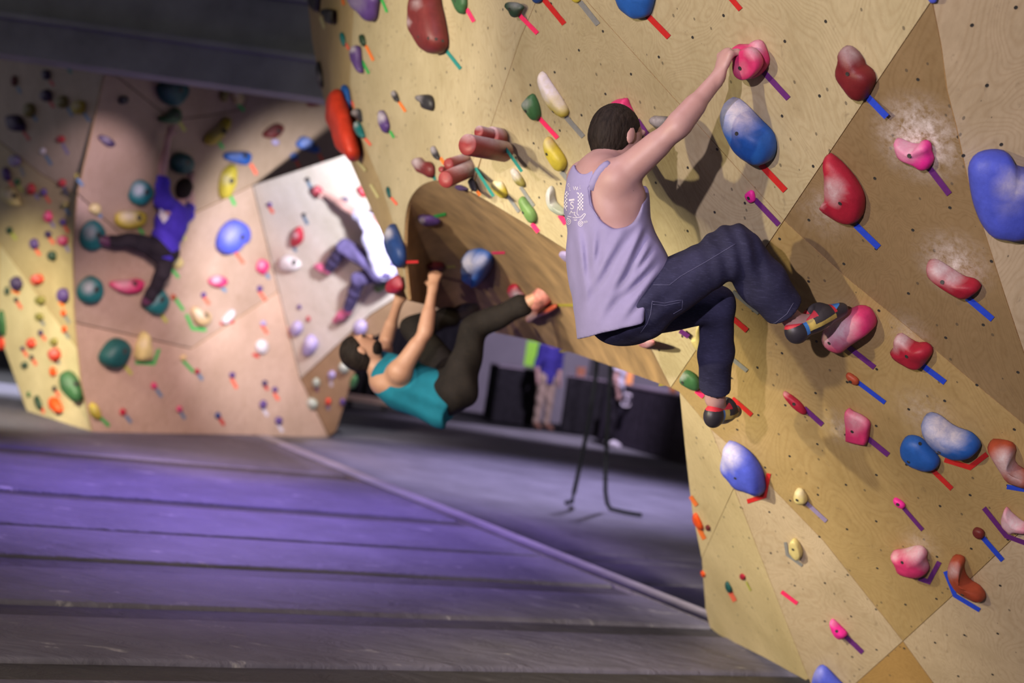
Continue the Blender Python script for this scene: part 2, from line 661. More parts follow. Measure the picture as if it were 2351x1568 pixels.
def bvh_facet(name, bvh, x, y):
    r = ray(x, y)
    loc, nrm, _, _ = bvh.ray_cast(CAM, r.normalized())
    if loc is None:
        loc, nrm, _, _ = bvh.find_nearest(at(x, y, 8.0))
    if nrm.dot(CAM - loc) < 0:
        nrm = -nrm
    return TangentFacet(name, loc, nrm)


def facet_of(key, x, y):
    if key == 'B':
        return bvh_facet('B', B_BVH, x, y)
    if key == 'S':
        return bvh_facet('S', STRIP_BVH, x, y)
    return FAC[key]


# ---- the far wall on the left
RIDGE = [(250, -20), (243, 155), (205, 330), (178, 445), (168, 560), (170, 700), (186, 880), (212, 992)]
pan_KL1 = [(-250, -20)] + RIDGE[:4] + [(95, 400), (-250, 130)]
pan_KL2 = [(-250, 130), (95, 400), (178, 445), (168, 560), (170, 700), (178, 800), (0, 560), (-250, 330)]
pan_KL3 = [(0, 560), (178, 800), (186, 880), (212, 992), (146, 972), (62, 945), (38, 880), (10, 800), (-5, 735)]
pan_KL4 = [(-250, 330), (0, 560), (-5, 735), (-250, 690)]
KMB = [(212, 992), (330, 1000), (480, 1003), (650, 1010)]
pan_KM1 = [(250, -20), (620, -20), (560, 250), (480, 265), (395, 275), (243, 155)]
pan_KM2 = [(243, 155), (395, 275), (480, 265), (560, 250), (620, -20), (990, -20), (950, 300), (800, 352), (580, 425), (300, 560), (178, 445), (205, 330)]
pan_KM3 = [(178, 445), (300, 560), (580, 425), (640, 668), (440, 800), (172, 740), (170, 700), (168, 560)]
pan_KM4 = [(172, 740), (440, 800), (640, 668), (690, 870)] + [(755, 1003)] + KMB[::-1] + [(186, 880)]
pan_KR = [(580, 425), (800, 352), (950, 300), (1100, 300), (1100, 560), (850, 722), (690, 870), (640, 668)]
pan_KB = [(690, 870), (850, 722), (1100, 560), (1000, 720), (840, 780), (790, 930), (772, 990), (755, 1003)]
left_items = [(KL, pan_KL1), (KL, pan_KL2), (KL, pan_KL3), (KL, pan_KL4), (KM, pan_KM1), (KM, pan_KM2), (KM, pan_KM3), (KM, pan_KM4), (KR, pan_KR), (KB, pan_KB)]
bv, bf = backing_mesh(left_items, 0.021)
wall_left = tag(mk('wall_left', bv, bf, BACK), 'faceted plywood bouldering wall far off on the left', 'wall', kind='structure')
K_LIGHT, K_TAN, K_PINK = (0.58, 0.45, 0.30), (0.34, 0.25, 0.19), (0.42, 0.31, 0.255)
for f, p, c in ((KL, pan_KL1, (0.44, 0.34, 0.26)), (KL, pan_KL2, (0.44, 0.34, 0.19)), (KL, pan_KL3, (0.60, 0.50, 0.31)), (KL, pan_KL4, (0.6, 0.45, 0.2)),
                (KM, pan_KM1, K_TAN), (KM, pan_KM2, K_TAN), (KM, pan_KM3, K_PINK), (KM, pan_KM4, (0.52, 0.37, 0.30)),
                (KR, pan_KR, (0.66, 0.62, 0.60)), (KB, pan_KB, (0.42, 0.28, 0.17))):  # lit panel: lamplight is also put into its paler colour
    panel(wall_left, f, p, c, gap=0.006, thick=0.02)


# ---- bolt holes of the panels (T-nuts): small raised rings, the holes' shade put into their dark colour
def inside(poly, x, y):
    r = False
    for i in range(len(poly)):
        (x1, y1), (x2, y2) = poly[i - 1], poly[i]
        if (y1 > y) != (y2 > y) and x < (x2 - x1) * (y - y1) / (y2 - y1) + x1:
            r = not r
    return r


def ring_mesh():
    k, vs, fs = 10, [], []
    for rad, z in ((1.0, 0.0), (0.95, 0.12), (0.72, 0.12), (0.66, 0.09)):
        vs += [(rad * math.cos(2 * math.pi * i / k), rad * math.sin(2 * math.pi * i / k), z) for i in range(k)]
    for r in range(3):
        for i in range(k):
            j = (i + 1) % k
            fs.append((r * k + i, r * k + j, (r + 1) * k + j, (r + 1) * k + i))
    fs.append(tuple(range(3 * k, 4 * k)))
    me = bpy.data.meshes.new('bolt_hole')
    me.from_pydata([tuple(c * 0.0062 for c in v) for v in vs], [], fs)
    me.materials.append(DARK)
    return me


HOLE_ME = ring_mesh()
hole_count = 0


def bolt_hole(x, y, keys):
    global hole_count
    for ob, f, poly in PANELS:
        if f.name in keys and inside(poly, x, y):
            if hole_count >= 290:
                return
            o = bpy.data.objects.new('bolt_hole', HOLE_ME)
            col.objects.link(o)
            o.parent = ob
            o.location = f.hit(x, y) - Vector(ob['_base'])
            o.rotation_euler = f.n.to_track_quat('Z', 'Y').to_euler()
            hole_count += 1
            return


def lattice(facet, keys, o, a, b, ni, nj, keep=None):
    O = facet.hit(*o)
    ea, eb = facet.hit(*a) - O, facet.hit(*b) - O
    rr = random.Random(3)
    for i in range(*ni):
        for j in range(*nj):
            P = O + ea * (i + rr.uniform(-.06, .06)) + eb * (j + rr.uniform(-.06, .06))
            x, y = proj(P)
            if -5 < x < 2360 and -5 < y < 1573 and (keep is None or keep(x, y)):
                bolt_hole(x, y, keys)


lattice(A1, ('A1',), (1809, 97), (1897, 42), (1882, 218), (-9, 6), (-6, 8))
lattice(D, ('D',), (2014, 713), (2094, 676), (2091, 816), (-8, 8), (-7, 9))
lattice(A2, ('A2',), (968, 119), (993, 86), (1028, 170), (-8, 8), (-4, 8))
for x, y in ((1599, 1005), (1615, 1051), (1639, 1119), (1662, 1187), (1700, 1165), (1720, 1235), (1683, 1255), (1649, 1277), (1700, 1302), (1740, 1305), (1763, 1375), (1694, 1412), (1727, 1395), (1784, 1447), (1640, 1365)):
    bolt_hole(x, y, ('L',))
lattice(G, ('G',), (2234, 53), (2267, 192), (2330, 12), (-3, 8), (-3, 6))

# ================================================================== the floor
U1, U2 = Vector((0.885, 0.466, 0)).normalized(), Vector((-0.466, 0.885, 0)).normalized()


def mat_material(name, c, chalky):
    k = NT(name)
    p = k.pos()
    n1 = k.noise(k.mapping(p, (1, 1, 1), (0, 0, -0.48)), 1.6, 6, 0.65)
    cc = k.ramp(n1, [(0.3, tuple(x * 0.72 for x in c)), (0.72, tuple(x * 1.25 for x in c))])
    n2 = k.noise(k.mapping(p, (3.0, 7.0, 1), (0, 0, -0.48)), 1.3, 7, 0.7, 0.6)
    m = k.ramp(n2, [(0.61, (0, 0, 0)), (0.73, (1, 1, 1))])
    cc = k.mix(k.math('MULTIPLY', m, chalky), cc, (0.42, 0.40, 0.42))
    k.l(cc, k.p.inputs['Base Color'])
    k.rough(0.62)
    k.p.inputs['Specular IOR Level'].default_value = 0.35
    k.bump(k.noise(k.mapping(p, (2.0, 5.0, 1), (0, 0, -0.9)), 1.6, 5, 0.6, 0.8), 0.55, 0.05)
    return k.m


MAT_TOP = mat_material('crash_mat_vinyl', (0.112, 0.104, 0.148), 0.9)
MAT_FLAP = mat_material('crash_mat_flap', (0.05, 0.046, 0.052), 0.25)
MAT_FAR = mat_material('far_mat_vinyl', (0.22, 0.21, 0.24), 0.3)
MAT_LIGHT = mat_material('seam_cover_vinyl', (0.30, 0.27, 0.32), 0.5)
fl = [(-14, -6, -0.035), (18, -6, -0.035), (18, 34, -0.035), (-14, 34, -0.035)]
floor = tag(mk('floor', fl, [(0, 1, 2, 3)], simple('floor_gap_black', (0.012, 0.011, 0.013), 0.9), loc=(0, 0, 0)), 'padded gym floor of dark crash mats under violet light', 'floor', kind='structure')


def uvp(u, v, z):
    return U1 * u + U2 * v + Vector((0, 0, z))


def slab(name, u0, u1, v0, v1, z, mat, parent=floor, soft=0.03, nseg=24):
    """A soft-edged mat: rounded rim and a slightly uneven top."""
    rr = random.Random(int((v0 + u0) * 100))
    vs, fs = [], []
    prof = [(0.0, -0.03), (0.002, -0.6 * soft), (soft * 0.35, -0.18 * soft), (soft, 0.0), (0.5 * (v1 - v0), 0.004), (v1 - v0 - soft, 0.0), (v1 - v0 - soft * 0.35, -0.18 * soft), (v1 - v0 - 0.002, -0.6 * soft), (v1 - v0, -0.03)]
    m = len(prof)
    for i in range(nseg + 1):
        u = u0 + (u1 - u0) * i / nseg
        wob = rr.uniform(-0.004, 0.004)
        for dv, dz in prof:
            vs.append(uvp(u, v0 + dv + (wob if 0 < dv < v1 - v0 else wob), z + dz + rr.uniform(-0.002, 0.002)))
    for i in range(nseg):
        for j in range(m - 1):
            a = i * m + j
            fs.append((a, a + m, a + m + 1, a + 1))
    fs.append(tuple(range(m))[::-1])
    fs.append(tuple(range(nseg * m, nseg * m + m)))
    return mk(name, vs, fs, mat, parent, smooth=True)


def v_of(y, x=0):
    return floor_at(x, y).dot(U2)


ys = [1640, 1552, 1509, 1405, 1375, 1294, 1270, 1201, 1198, 1132, 1119, 1036, 1022, 975]
vv = [v_of(y) for y in ys]
USEAM = 5.22
bands = [('crash_mat', 3.2, vv[1]), ('seam_flap', vv[1], vv[2]), ('crash_mat', vv[2], vv[3]), ('seam_flap', vv[3], vv[4]), ('crash_mat', vv[4], vv[5]), ('seam_flap', vv[5], vv[6]),
         ('crash_mat', vv[6], vv[7]), ('crash_mat', vv[8], vv[9]), ('seam_flap', vv[9], vv[10]), ('crash_mat', vv[10], vv[11]), ('seam_flap', vv[11], vv[12]), ('crash_mat', vv[12], 20.0)]
for nm, a, b in bands:
    if nm == 'crash_mat':
        slab(nm, -6.0, USEAM - 0.05, a + 0.012, b - 0.012, 0.0, MAT_TOP)
    else:
        slab(nm, -6.0, USEAM - 0.05, a + 0.004, b - 0.004, -0.022, MAT_FLAP, soft=0.008)
slab('seam_cover', USEAM - 0.03, USEAM + 0.20, 5.5, 19.0, 0.004, MAT_LIGHT, soft=0.01, nseg=2)
# mats beyond the long light seam
rb = [2.0, v_of(1468, 1650), v_of(1400, 1610), v_of(1345, 1600), v_of(1300, 1590), v_of(1285, 1590), v_of(1210, 1585), v_of(1080, 1560), 22.0]
rb = sorted(rb)
for a, b in zip(rb[:-1], rb[1:]):
    if b - a > 0.06:
        slab('crash_mat', USEAM + 0.22, 17.5, a + 0.006, b - 0.006, -0.004, MAT_FAR)

# ================================================================== ceiling and hall
CEIL = simple('ceiling_black', (0.27, 0.28, 0.268), 0.9, 0.2, 3.0)
CEIL2 = simple('duct_black', (0.29, 0.30, 0.288), 0.7, 0.2, 3.0)
ceiling = tag(box('ceiling', (-14, -6, 6.2), (18, 34, 6.3), CEIL), 'black painted gym ceiling', 'ceiling', kind='structure')
beam = tag(box('trim_1', (-12, 12.15, 3.33), (0.2, 12.5, 6.2), CEIL), 'black bulkhead hanging above the far wall', 'bulkhead', kind='structure')
for i, z in enumerate((3.62, 4.1, 4.55)):
    box('ledge', (-12, 12.05 - 0.02 * i, z), (0.2, 12.15, z + 0.05), CEIL2, beam)
GREY = simple('hall_grey', (0.30, 0.27, 0.32), 0.8, 0.08, 2.0)
wall_back = tag(box('wall_back', (-14, 29.0, -0.03), (18, 29.2, 6.2), GREY), 'grey rear wall of the hall', 'wall', kind='structure')

# ================================================================== climbing holds and tape
HOLD = make_hold_mat()
TAPE = make_tape_mat()
from mathutils import noise as mnoise
CROP = {1: (700, 0, 3.92), 2: (1000, 0, 3.3586), 3: (850, 250, 3.92), 4: (1600, 0, 2.851), 5: (1750, 500, 3.484),
        6: (1550, 850, 2.935), 7: (1550, 1150, 2.935), 8: (1500, 650, 3.918), 9: (750, 550, 3.485),
        11: (0, 100, 3.484), 12: (0, 500, 3.136), 13: (400, 150, 3.92), 14: (400, 500, 3.074), 0: (0, 0, 1.0)}
PAL = dict(
    red=srgb(178, 44, 52), maroon=srgb(116, 44, 44), crimson=srgb(180, 36, 60), pink=srgb(226, 60, 122), magenta=srgb(250, 50, 165),
    orange=srgb(240, 88, 30), rust=srgb(176, 78, 52), blue=srgb(42, 100, 190), violetblue=srgb(88, 102, 226), darkblue=srgb(40, 70, 130),
    teal=srgb(34, 120, 124), darkteal=srgb(28, 88, 88), green=srgb(62, 108, 66), palegreen=srgb(112, 148, 84), darkgreen=srgb(46, 70, 52),
    purple=srgb(92, 64, 132), darkpurple=srgb(70, 52, 96), black=srgb(52, 50, 54), grey=srgb(128, 120, 128), white=srgb(222, 214, 220), lilac=srgb(176, 162, 214),
    yellow=srgb(206, 186, 66), cream=srgb(226, 208, 140), olive=srgb(140, 130, 66), beige=srgb(222, 190, 140), redorange=srgb(226, 66, 42), greywhite=srgb(176, 184, 170))
TPAL = dict(
    pink=srgb(255, 52, 110), purple=srgb(104, 40, 122), blue=srgb(40, 74, 214), red=srgb(206, 40, 38), grey=srgb(138, 138, 138), teal=srgb(40, 136, 128),
    orange=srgb(255, 128, 44), salmon=srgb(255, 112, 84), green=srgb(56, 182, 84), cream=srgb(222, 212, 150), olive=srgb(176, 162, 44), lilac=srgb(150, 136, 176),
    white=srgb(224, 214, 226), lime=srgb(190, 192, 84), slate=srgb(104, 138, 170))


def crop_px(c, pts):
    ox, oy, s = CROP[c]
    return [(ox + x / s, oy + y / s) for x, y in pts]


def smooth_loop(P, n):
    P = [Vector(p) for p in P]
    k = len(P)
    dense = []
    for i in range(k):
        p0, p1, p2, p3 = P[i - 1], P[i], P[(i + 1) % k], P[(i + 2) % k]
        for j in range(8):
            t = j / 8
            dense.append(0.5 * ((2 * p1) + (p2 - p0) * t + (2 * p0 - 5 * p1 + 4 * p2 - p3) * t * t + (3 * p1 - p0 - 3 * p2 + p3) * t ** 3))
    ds = [0]
    for i in range(1, len(dense) + 1):
        ds.append(ds[-1] + (dense[i % len(dense)] - dense[i - 1]).length)
    out, j = [], 0
    for i in range(n):
        s = ds[-1] * i / n
        while ds[j + 1] < s:
            j += 1
        f = (s - ds[j]) / max(1e-9, ds[j + 1] - ds[j])
        out.append(dense[j].lerp(dense[(j + 1) % len(dense)], f))
    return out


RINGS = [(0.0, .94), (0.10, 1.0), (0.34, 1.0), (0.58, .96), (0.78, .86), (0.92, .66), (1.0, .36)]
RINGS_FLAT = [(0.0, .97), (0.25, 1.0), (0.7, .99), (0.92, .93), (1.0, .80), (1.0, .45)]
HOLDS = []


def hold_mesh(facet, outline, H, chalk=None, n=30, rings=RINGS, lump=0.05):
    S = smooth_loop(outline, n)
    c = sum(S, Vector((0, 0))) / n
    ctr = facet.hit(c.x, c.y)
    span = (max(p.x for p in S) - min(p.x for p in S)) * (max(p.y for p in S) - min(p.y for p in S))
    size = math.sqrt(span) * ctr.y / FPX
    if H is None:
        H = 0.42
    H = H * size
    for _ in range(2):
        q = proj(ctr + facet.n * H)
        dl = Vector((q[0] - c.x, q[1] - c.y))
        dh = dl.normalized() if dl.length > 1e-6 else Vector((1, 0))
        ext = [(p - c).dot(dh) for p in S]
        Lx = max(ext) - min(ext)
        if dl.length > 0.55 * Lx:
            H *= 0.55 * Lx / dl.length
        else:
            break
    f = dl.length / Lx
    vs, fs, ck = [], [], []
    for t, s in rings:
        for p in S:
            q = p - c
            al = q.dot(dh)
            pe = q - dh * al
            r = c + dl * (t - 0.4) + (pe + dh * al * (1 - 0.62 * f)) * s
            P = facet.hit(r.x, r.y, H * t - (0.003 if t == 0 else 0))
            if t > 0:
                P = P + facet.n * (mnoise.noise(P * (2.2 / size)) * lump * H * min(1, t * 2))
            vs.append(P)
            v = 0.0
            if chalk:
                for (hx, hy, hr, hs) in chalk:
                    v = max(v, hs * max(0.0, min(1.0, 1.35 - ((r.x - hx) ** 2 + (r.y - hy) ** 2) ** 0.5 / hr)))
            ck.append(v)
    r = c + dl * 0.6
    vs.append(facet.hit(r.x, r.y, H))
    ck.append(ck[-1])
    m = len(rings)
    for i in range(m - 1):
        for j in range(n):
            j2 = (j + 1) % n
            fs.append((i * n + j, i * n + j2, (i + 1) * n + j2, (i + 1) * n + j))
    for j in range(n):
        fs.append(((m - 1) * n + j, (m - 1) * n + (j + 1) % n, m * n))
    fs.append(tuple(range(n))[::-1])
    # make outward
    a, b, d_ = vs[0], vs[1], vs[n]
    if (b - a).cross(d_ - a).dot(a - ctr) < 0:
        fs = [tuple(reversed(g)) for g in fs]
    return vs, fs, ck, size


def bolt_on(o, x, y, scale):
    base = Vector(o['_base'])
    dg_me = o.data
    bvh = BVHTree.FromPolygons([v.co + base for v in dg_me.vertices], [tuple(p.vertices) for p in dg_me.polygons])
    loc, nrm, _, _ = bvh.ray_cast(CAM, ray(x, y).normalized())
    if loc is None:
        return
    if nrm.dot(CAM - loc) < 0:
        nrm = -nrm
    b = bpy.data.objects.new('bolt_hole', HOLE_ME)
    col.objects.link(b)
    b.parent = o
    b.location = loc - base + nrm * 0.0006
    b.rotation_euler = nrm.to_track_quat('Z', 'Y').to_euler()
    b.scale = (scale, scale, scale)


def hold(key, crop, outline, colour, label, H=None, chalk=(), bolt=None, n=30, rings=RINGS, lump=0.05, cat='climbing hold', group=None, name='climbing_hold', bscale=1.2):
    out = crop_px(crop, outline)
    s = CROP[crop][2]
    ck = [tuple(crop_px(crop, [(a, b)])[0]) + (r / s, k) for a, b, r, k in chalk]
    cx = sum(p[0] for p in out) / len(out)
    cy = sum(p[1] for p in out) / len(out)
    f = facet_of(key, cx, cy)
    vs, fs, cv, size = hold_mesh(f, out, H, ck, n, rings, lump)
    o = mk(name, vs, fs, HOLD, smooth=True)
    o.color = tuple(PAL[colour] if isinstance(colour, str) else colour) + (1,)
    a = o.data.attributes.new('chalk', 'FLOAT', 'POINT')
    a.data.foreach_set('value', cv)
    tag(o, label, cat, group)
    if bolt:
        for bx, by in ([bolt] if isinstance(bolt[0], (int, float)) else bolt):
            px = crop_px(crop, [(bx, by)])[0]
            bolt_on(o, px[0], px[1], bscale)
    HOLDS.append((o, cx, cy))
    return o


def tape(key, crop, pts, colour, label, width=13.0, group=None):
    P = [Vector(p) for p in crop_px(crop, pts)]
    mid = sum(P, Vector((0, 0))) / len(P)
    f = facet_of(key, mid.x, mid.y)
    left, right = [], []
    for i, p in enumerate(P):
        a = (P[i] - P[i - 1]).normalized() if i > 0 else None
        b = (P[i + 1] - P[i]).normalized() if i < len(P) - 1 else None
        d = ((a or b) + (b or a)).normalized()
        nn = Vector((-d.y, d.x))
        k = 1.0 / max(0.5, nn.dot(Vector((-(b or a).y, (b or a).x))))
        left.append(p + nn * width / 2 * k)
        right.append(p - nn * width / 2 * k)
    vs, fs = [], []
    for h in (0.0005, 0.0030):
        for q in left + right:
            vs.append(f.hit(q.x, q.y, h))
    m = len(P)
    for i in range(m - 1):
        fs.append((2 * m + i, 2 * m + i + 1, 3 * m + i + 1, 3 * m + i))
        fs.append((i, m + i, m + i + 1, i + 1))
        fs.append((i, i + 1, 2 * m + i + 1, 2 * m + i))
        fs.append((m + i, 3 * m + i, 3 * m + i + 1, m + i + 1))
    fs.append((0, 2 * m, 3 * m, m))
    fs.append((m - 1, 2 * m - 1, 4 * m - 1, 3 * m - 1))
    if (vs[2 * m + 1] - vs[2 * m]).cross(vs[3 * m] - vs[2 * m]).dot(f.n) < 0:
        fs = [tuple(reversed(g)) for g in fs]
    o = mk('route_tape', vs, fs, TAPE)
    o.color = tuple(TPAL[colour]) + (1,)
    tag(o, label, 'tape', group)
    return o


def ht(key, crop, outline, colour, label, tp=None, short=None, tw=13.0, **kw):
    """a hold and the strip of tape that marks it"""
    o = hold(key, crop, outline, colour, label, **kw)
    if tp:
        pts, tc = tp
        w = {'white': 'white', 'slate': 'slate blue', 'lime': 'yellow green'}.get(tc, tc)
        shape = 'bent ' if len(pts) > 2 else ''
        tape(key, crop, pts, tc, '%s%s tape strip marking the %s' % (shape, w, short or label), tw)
    return o


# ---------------------------------------------------------------- far end of the big wall (upper left)
ht('S', 1, [(20, -60), (130, -60), (128, 60), (118, 112), (90, 95), (50, 70), (25, 20)], 'black', 'black hold cut by the top frame edge at the wall\'s far corner')
ht('S', 1, [(135, 95), (155, 80), (240, 85), (252, 140), (245, 215), (195, 200), (180, 150), (140, 125)], 'black', 'square black hold with a cream tape near the wall\'s far corner',
   ([(138, 150), (176, 255)], 'cream'), 'square black hold at the far corner', 7)
ht('A2', 1, [(365, -40), (510, -90), (660, -40), (658, 70), (640, 160), (610, 195), (580, 190), (530, 140), (450, 90), (395, 40)], 'purple', 'big pointed purple hold cut by the top frame edge',
   ([(688, -10), (738, 110)], 'green'), 'big pointed purple hold at the top', 6, chalk=[(450, 20, 90, .25)])
tape('S', 1, [(335, -10), (350, 45)], 'orange', 'orange tape stub left of the big pointed purple hold', 6)
ht('S', 1, [(310, 300), (330, 290), (355, 330), (365, 390), (360, 420), (335, 385), (312, 330)], 'teal', 'small teal chip above left of the purple arrowhead hold',
   ([(365, 390), (395, 445)], 'salmon'), 'small teal chip hold', 6)
ht('A2', 1, [(485, 320), (510, 308), (540, 345), (548, 395), (535, 420), (510, 400), (485, 350)], 'darkgreen', 'small dark green hold above the purple arrowhead hold',
   ([(548, 410), (615, 545)], 'orange'), 'small dark green hold', 6.5)
ht('A2', 1, [(395, 460), (415, 415), (460, 408), (490, 430), (505, 530), (525, 630), (522, 662), (490, 640), (430, 560), (405, 500)], 'purple', 'purple arrowhead hold pointing down with a chalky top',
   ([(512, 545), (575, 662)], 'green'), 'purple arrowhead hold', 6, chalk=[(425, 440, 35, .7)])
ht('A2', 1, [(955, -60), (1150, -60), (1200, 60), (1240, 170), (1270, 280), (1287, 370), (1275, 440), (1240, 470), (1160, 487), (1110, 465), (1040, 390), (940, 290), (915, 210), (925, 100)],
   'maroon', 'largest dark red bell-shaped hold at the top', ([(1270, 455), (1400, 620)], 'teal'), 'large dark red bell-shaped hold', 8, H=.5, chalk=[(930, 200, 40, .5), (1000, 30, 50, .4)],
   bolt=[(1020, 330), (1110, 345), (1180, 352), (1240, 368)])
ht('A2', 1, [(1310, -40), (1440, -50), (1458, 20), (1455, 60), (1440, 115), (1420, 128), (1390, 115), (1340, 50)], 'green', 'dark green hold cut by the top frame right of the red bell',
   ([(1455, 80), (1520, 195)], 'pink'), 'dark green hold right of the red bell', 9, bolt=(1352, 10))
ht('S', 1, [(95, 600), (120, 550), (150, 640), (165, 760), (150, 800), (120, 760), (100, 690)], 'black', 'long black hold sticking out past the wall\'s far edge', chalk=[(115, 700, 40, .4)])
ht('S', 1, [(175, 1000), (195, 910), (215, 850), (255, 805), (290, 830), (330, 930), (370, 1010), (400, 1090), (440, 1200), (470, 1310), (485, 1380), (470, 1450), (440, 1430), (350, 1350), (290, 1280), (240, 1170), (200, 1090)],
   'redorange', 'big glossy orange red volume along the wall\'s far edge', ([(475, 1450), (545, 1540)], 'cream'), 'big orange red volume', 6, H=.45, lump=0.22, n=40)
ht('S', 1, [(318, 790), (340, 762), (385, 800), (410, 900), (418, 980), (400, 1000), (370, 960), (330, 880)], 'blue', 'slim blue hold right of the orange red volume',
   ([(415, 910), (455, 975)], 'salmon'), 'slim blue hold by the volume', 6)
ht('S', 1, [(405, 1020), (430, 985), (510, 975), (540, 1040), (545, 1100), (510, 1098), (480, 1070), (470, 1050), (430, 1045)], 'black', 'black hooked hold just right of the orange red volume', chalk=[(440, 1010, 35, .6)])
ht('A2', 1, [(437, 1130), (455, 1090), (500, 1130), (540, 1210), (535, 1245), (490, 1220), (440, 1160)], 'teal', 'teal spade-shaped hold below the black hook beside the volume',
   ([(540, 1245), (592, 1308)], 'salmon'), 'teal spade-shaped hold', 6, chalk=[(455, 1120, 25, .7)])
ht('A2', 1, [(660, 1010), (675, 990), (720, 1030), (760, 1110), (765, 1150), (740, 1200), (700, 1170), (660, 1100)], 'purple', 'chalky purple diamond hold with a short green tape',
   ([(765, 1180), (800, 1240)], 'green'), 'chalky purple diamond hold', 6, chalk=[(680, 1050, 50, .8)])
ht('A2', 1, [(772, 830), (795, 815), (825, 845), (848, 890), (845, 920), (815, 905), (780, 860)], 'black', 'small black crimp with an orange tape above the purple diamond',
   ([(845, 915), (905, 1005)], 'orange'), 'small black crimp', 6, chalk=[(790, 835, 30, .6)])
ht('A2', 1, [(980, 870), (1010, 855), (1120, 855), (1160, 910), (1155, 990), (1090, 985), (1060, 965), (1050, 925), (1000, 900)], 'black', 'black hook-shaped hold alone below the red bell', chalk=[(1020, 870, 40, .4)])
ht('A2', 3, [(540, 350), (560, 335), (600, 385), (630, 440), (620, 460), (585, 440), (550, 390)], 'black', 'small grey black crimp left of the stubby red pegs',
   ([(630, 440), (665, 495)], 'orange'), 'grey black crimp by the red pegs', 7, chalk=[(560, 360, 40, .6)])
ht('A2', 3, [(358, 480), (375, 450), (420, 438), (465, 470), (540, 478), (575, 520), (578, 580), (565, 620), (520, 600), (430, 570), (395, 530)], 'maroon', 'dark red rock hold left of the red pegs above the arch',
   ([(570, 600), (582, 640)], 'teal'), 'dark red rock hold', 6, chalk=[(410, 470, 60, .7)])
ht('A2', 3, [(872, 650), (905, 622), (940, 670), (960, 720), (955, 742), (925, 735), (890, 680)], 'black', 'small black hold on the arch edge under the red pegs',
   ([(960, 740), (990, 780)], 'orange'), 'small black hold under the red pegs', 7)
ht('A2', 3, [(755, 700), (790, 682), (840, 695), (885, 718), (860, 735), (800, 735)], 'darkpurple', 'purple hold peeping over the top of the arch')
ht('A2', 3, [(140, 720), (155, 700), (180, 750), (185, 800), (165, 790)], 'darkteal', 'tiny dark teal hold near the wall\'s left silhouette',
   ([(188, 798), (240, 862)], 'salmon'), 'tiny dark teal hold', 6)
tape('S', 3, [(0, 680), (72, 800)], 'cream', 'cream tape left of the tiny dark teal hold', 6)
ht('A2', 0, [(880, 548), (893, 515), (902, 522), (918, 548), (930, 572), (931, 603), (918, 616), (905, 600), (889, 578)], 'darkblue', 'dark blue hold with a pale rim beside the arch\'s left edge',
   ([(930, 602), (960, 601)], 'red'), 'dark blue hold beside the arch', 6, chalk=[(886, 535, 14, .9)])
ht('A2', 9, [(460, 390), (490, 335), (540, 300), (585, 290), (610, 380), (565, 432), (490, 432)], 'crimson', 'red block hold at the wall\'s hanging lower tip', chalk=[(570, 330, 50, .2)])


# stubby red pegs: each hold is a cluster of short pipes standing out of the wall
def pegs(label, items, tp, tshort):
    root = None
    for (x0, y0, x1, y1, r, out) in items:
        a = A2.hit(x0, y0, -0.01)
        d = a.y
        b = at(x1, y1, d - out)
        rm = r * d / FPX
        ax = (b - a).normalized()
        vs, fs = tube_vf([a, a.lerp(b, .5), b - ax * 0.006, b, b], [rm, rm, rm, rm * .93, rm * .75], 20)
        if root is None:
            o = root = mk('climbing_hold', vs, fs, HOLD, smooth=False)
            tag(o, label, 'climbing hold')
            cap = o
        else:
            o = mk('peg', vs, fs, HOLD, root)
        o.color = srgb(146, 56, 58) + (1,)
        for f in o.data.polygons:
            f.use_smooth = len(f.vertices) == 4
        at_ = o.data.attributes.new('chalk', 'FLOAT', 'POINT')
        at_.data.foreach_set('value', [max(0.0, min(.9, (v.co + Vector(root['_base']) - a.lerp(b, .5)).z / rm * .9)) for v in o.data.vertices])
    tape('A2', 3, tp, 'teal', 'teal tape strip marking the ' + tshort, 7)


pegs('upper cluster of stubby red pegs with chalky tops', [(1158, 348, 1072, 332, 24, .26), (1148, 314, 1098, 302, 14, .10), (1147, 318, 1126, 314, 24, .05)], [(1200, 330), (1365, 565)], 'upper cluster of red pegs')
pegs('lower cluster of stubby red pegs above the arch', [(1085, 385, 1022, 413, 19, .22), (1078, 362, 1029, 377, 13, .17), (1060, 388, 1012, 389, 7, .16)], [(945, 530), (1110, 788)], 'lower cluster of red pegs')

# ---------------------------------------------------------------- middle of the big wall
ht('A1', 2, [(525, 40), (540, 25), (620, 22), (675, 40), (687, 60), (670, 85), (640, 125), (610, 137), (580, 120), (560, 80), (535, 60)], 'darkgreen', 'dark green anvil-shaped hold beside the wall crease near the top',
   ([(645, 115), (785, 258)], 'pink'), 'dark green anvil-shaped hold', 10, bolt=(572, 70), chalk=[(610, 30, 50, .25)])
ht('A1', 2, [(730, -40), (830, -45), (828, 0), (800, 22), (775, 26), (745, 8)], 'darkblue', 'dark blue hold mostly above the top frame edge',
   ([(835, -5), (992, 185)], 'red'), 'dark blue hold cut by the top frame', 12)
ht('A1', 2, [(1040, -40), (1115, -45), (1118, 0), (1100, 18), (1072, 20), (1050, 5)], 'yellow', 'yellow hold just showing at the top frame edge',
   ([(1112, 15), (1252, 190)], 'grey'), 'yellow hold at the top frame', 12)
ht('A1', 2, [(1375, -80), (1540, -110), (1690, -60), (1690, 0), (1670, 60), (1640, 120), (1590, 140), (1540, 148), (1490, 130), (1420, 85), (1390, 30)], 'blue', 'big blue hold cut by the top frame above the climber',
   ([(1632, 118), (1798, 288)], 'red'), 'big blue hold above the climber', 13, H=.4)
tape('A1', 0, [(1676, -6), (1700, 22)], 'red', 'red tape stub at the top frame left of the maroon hold', 12)
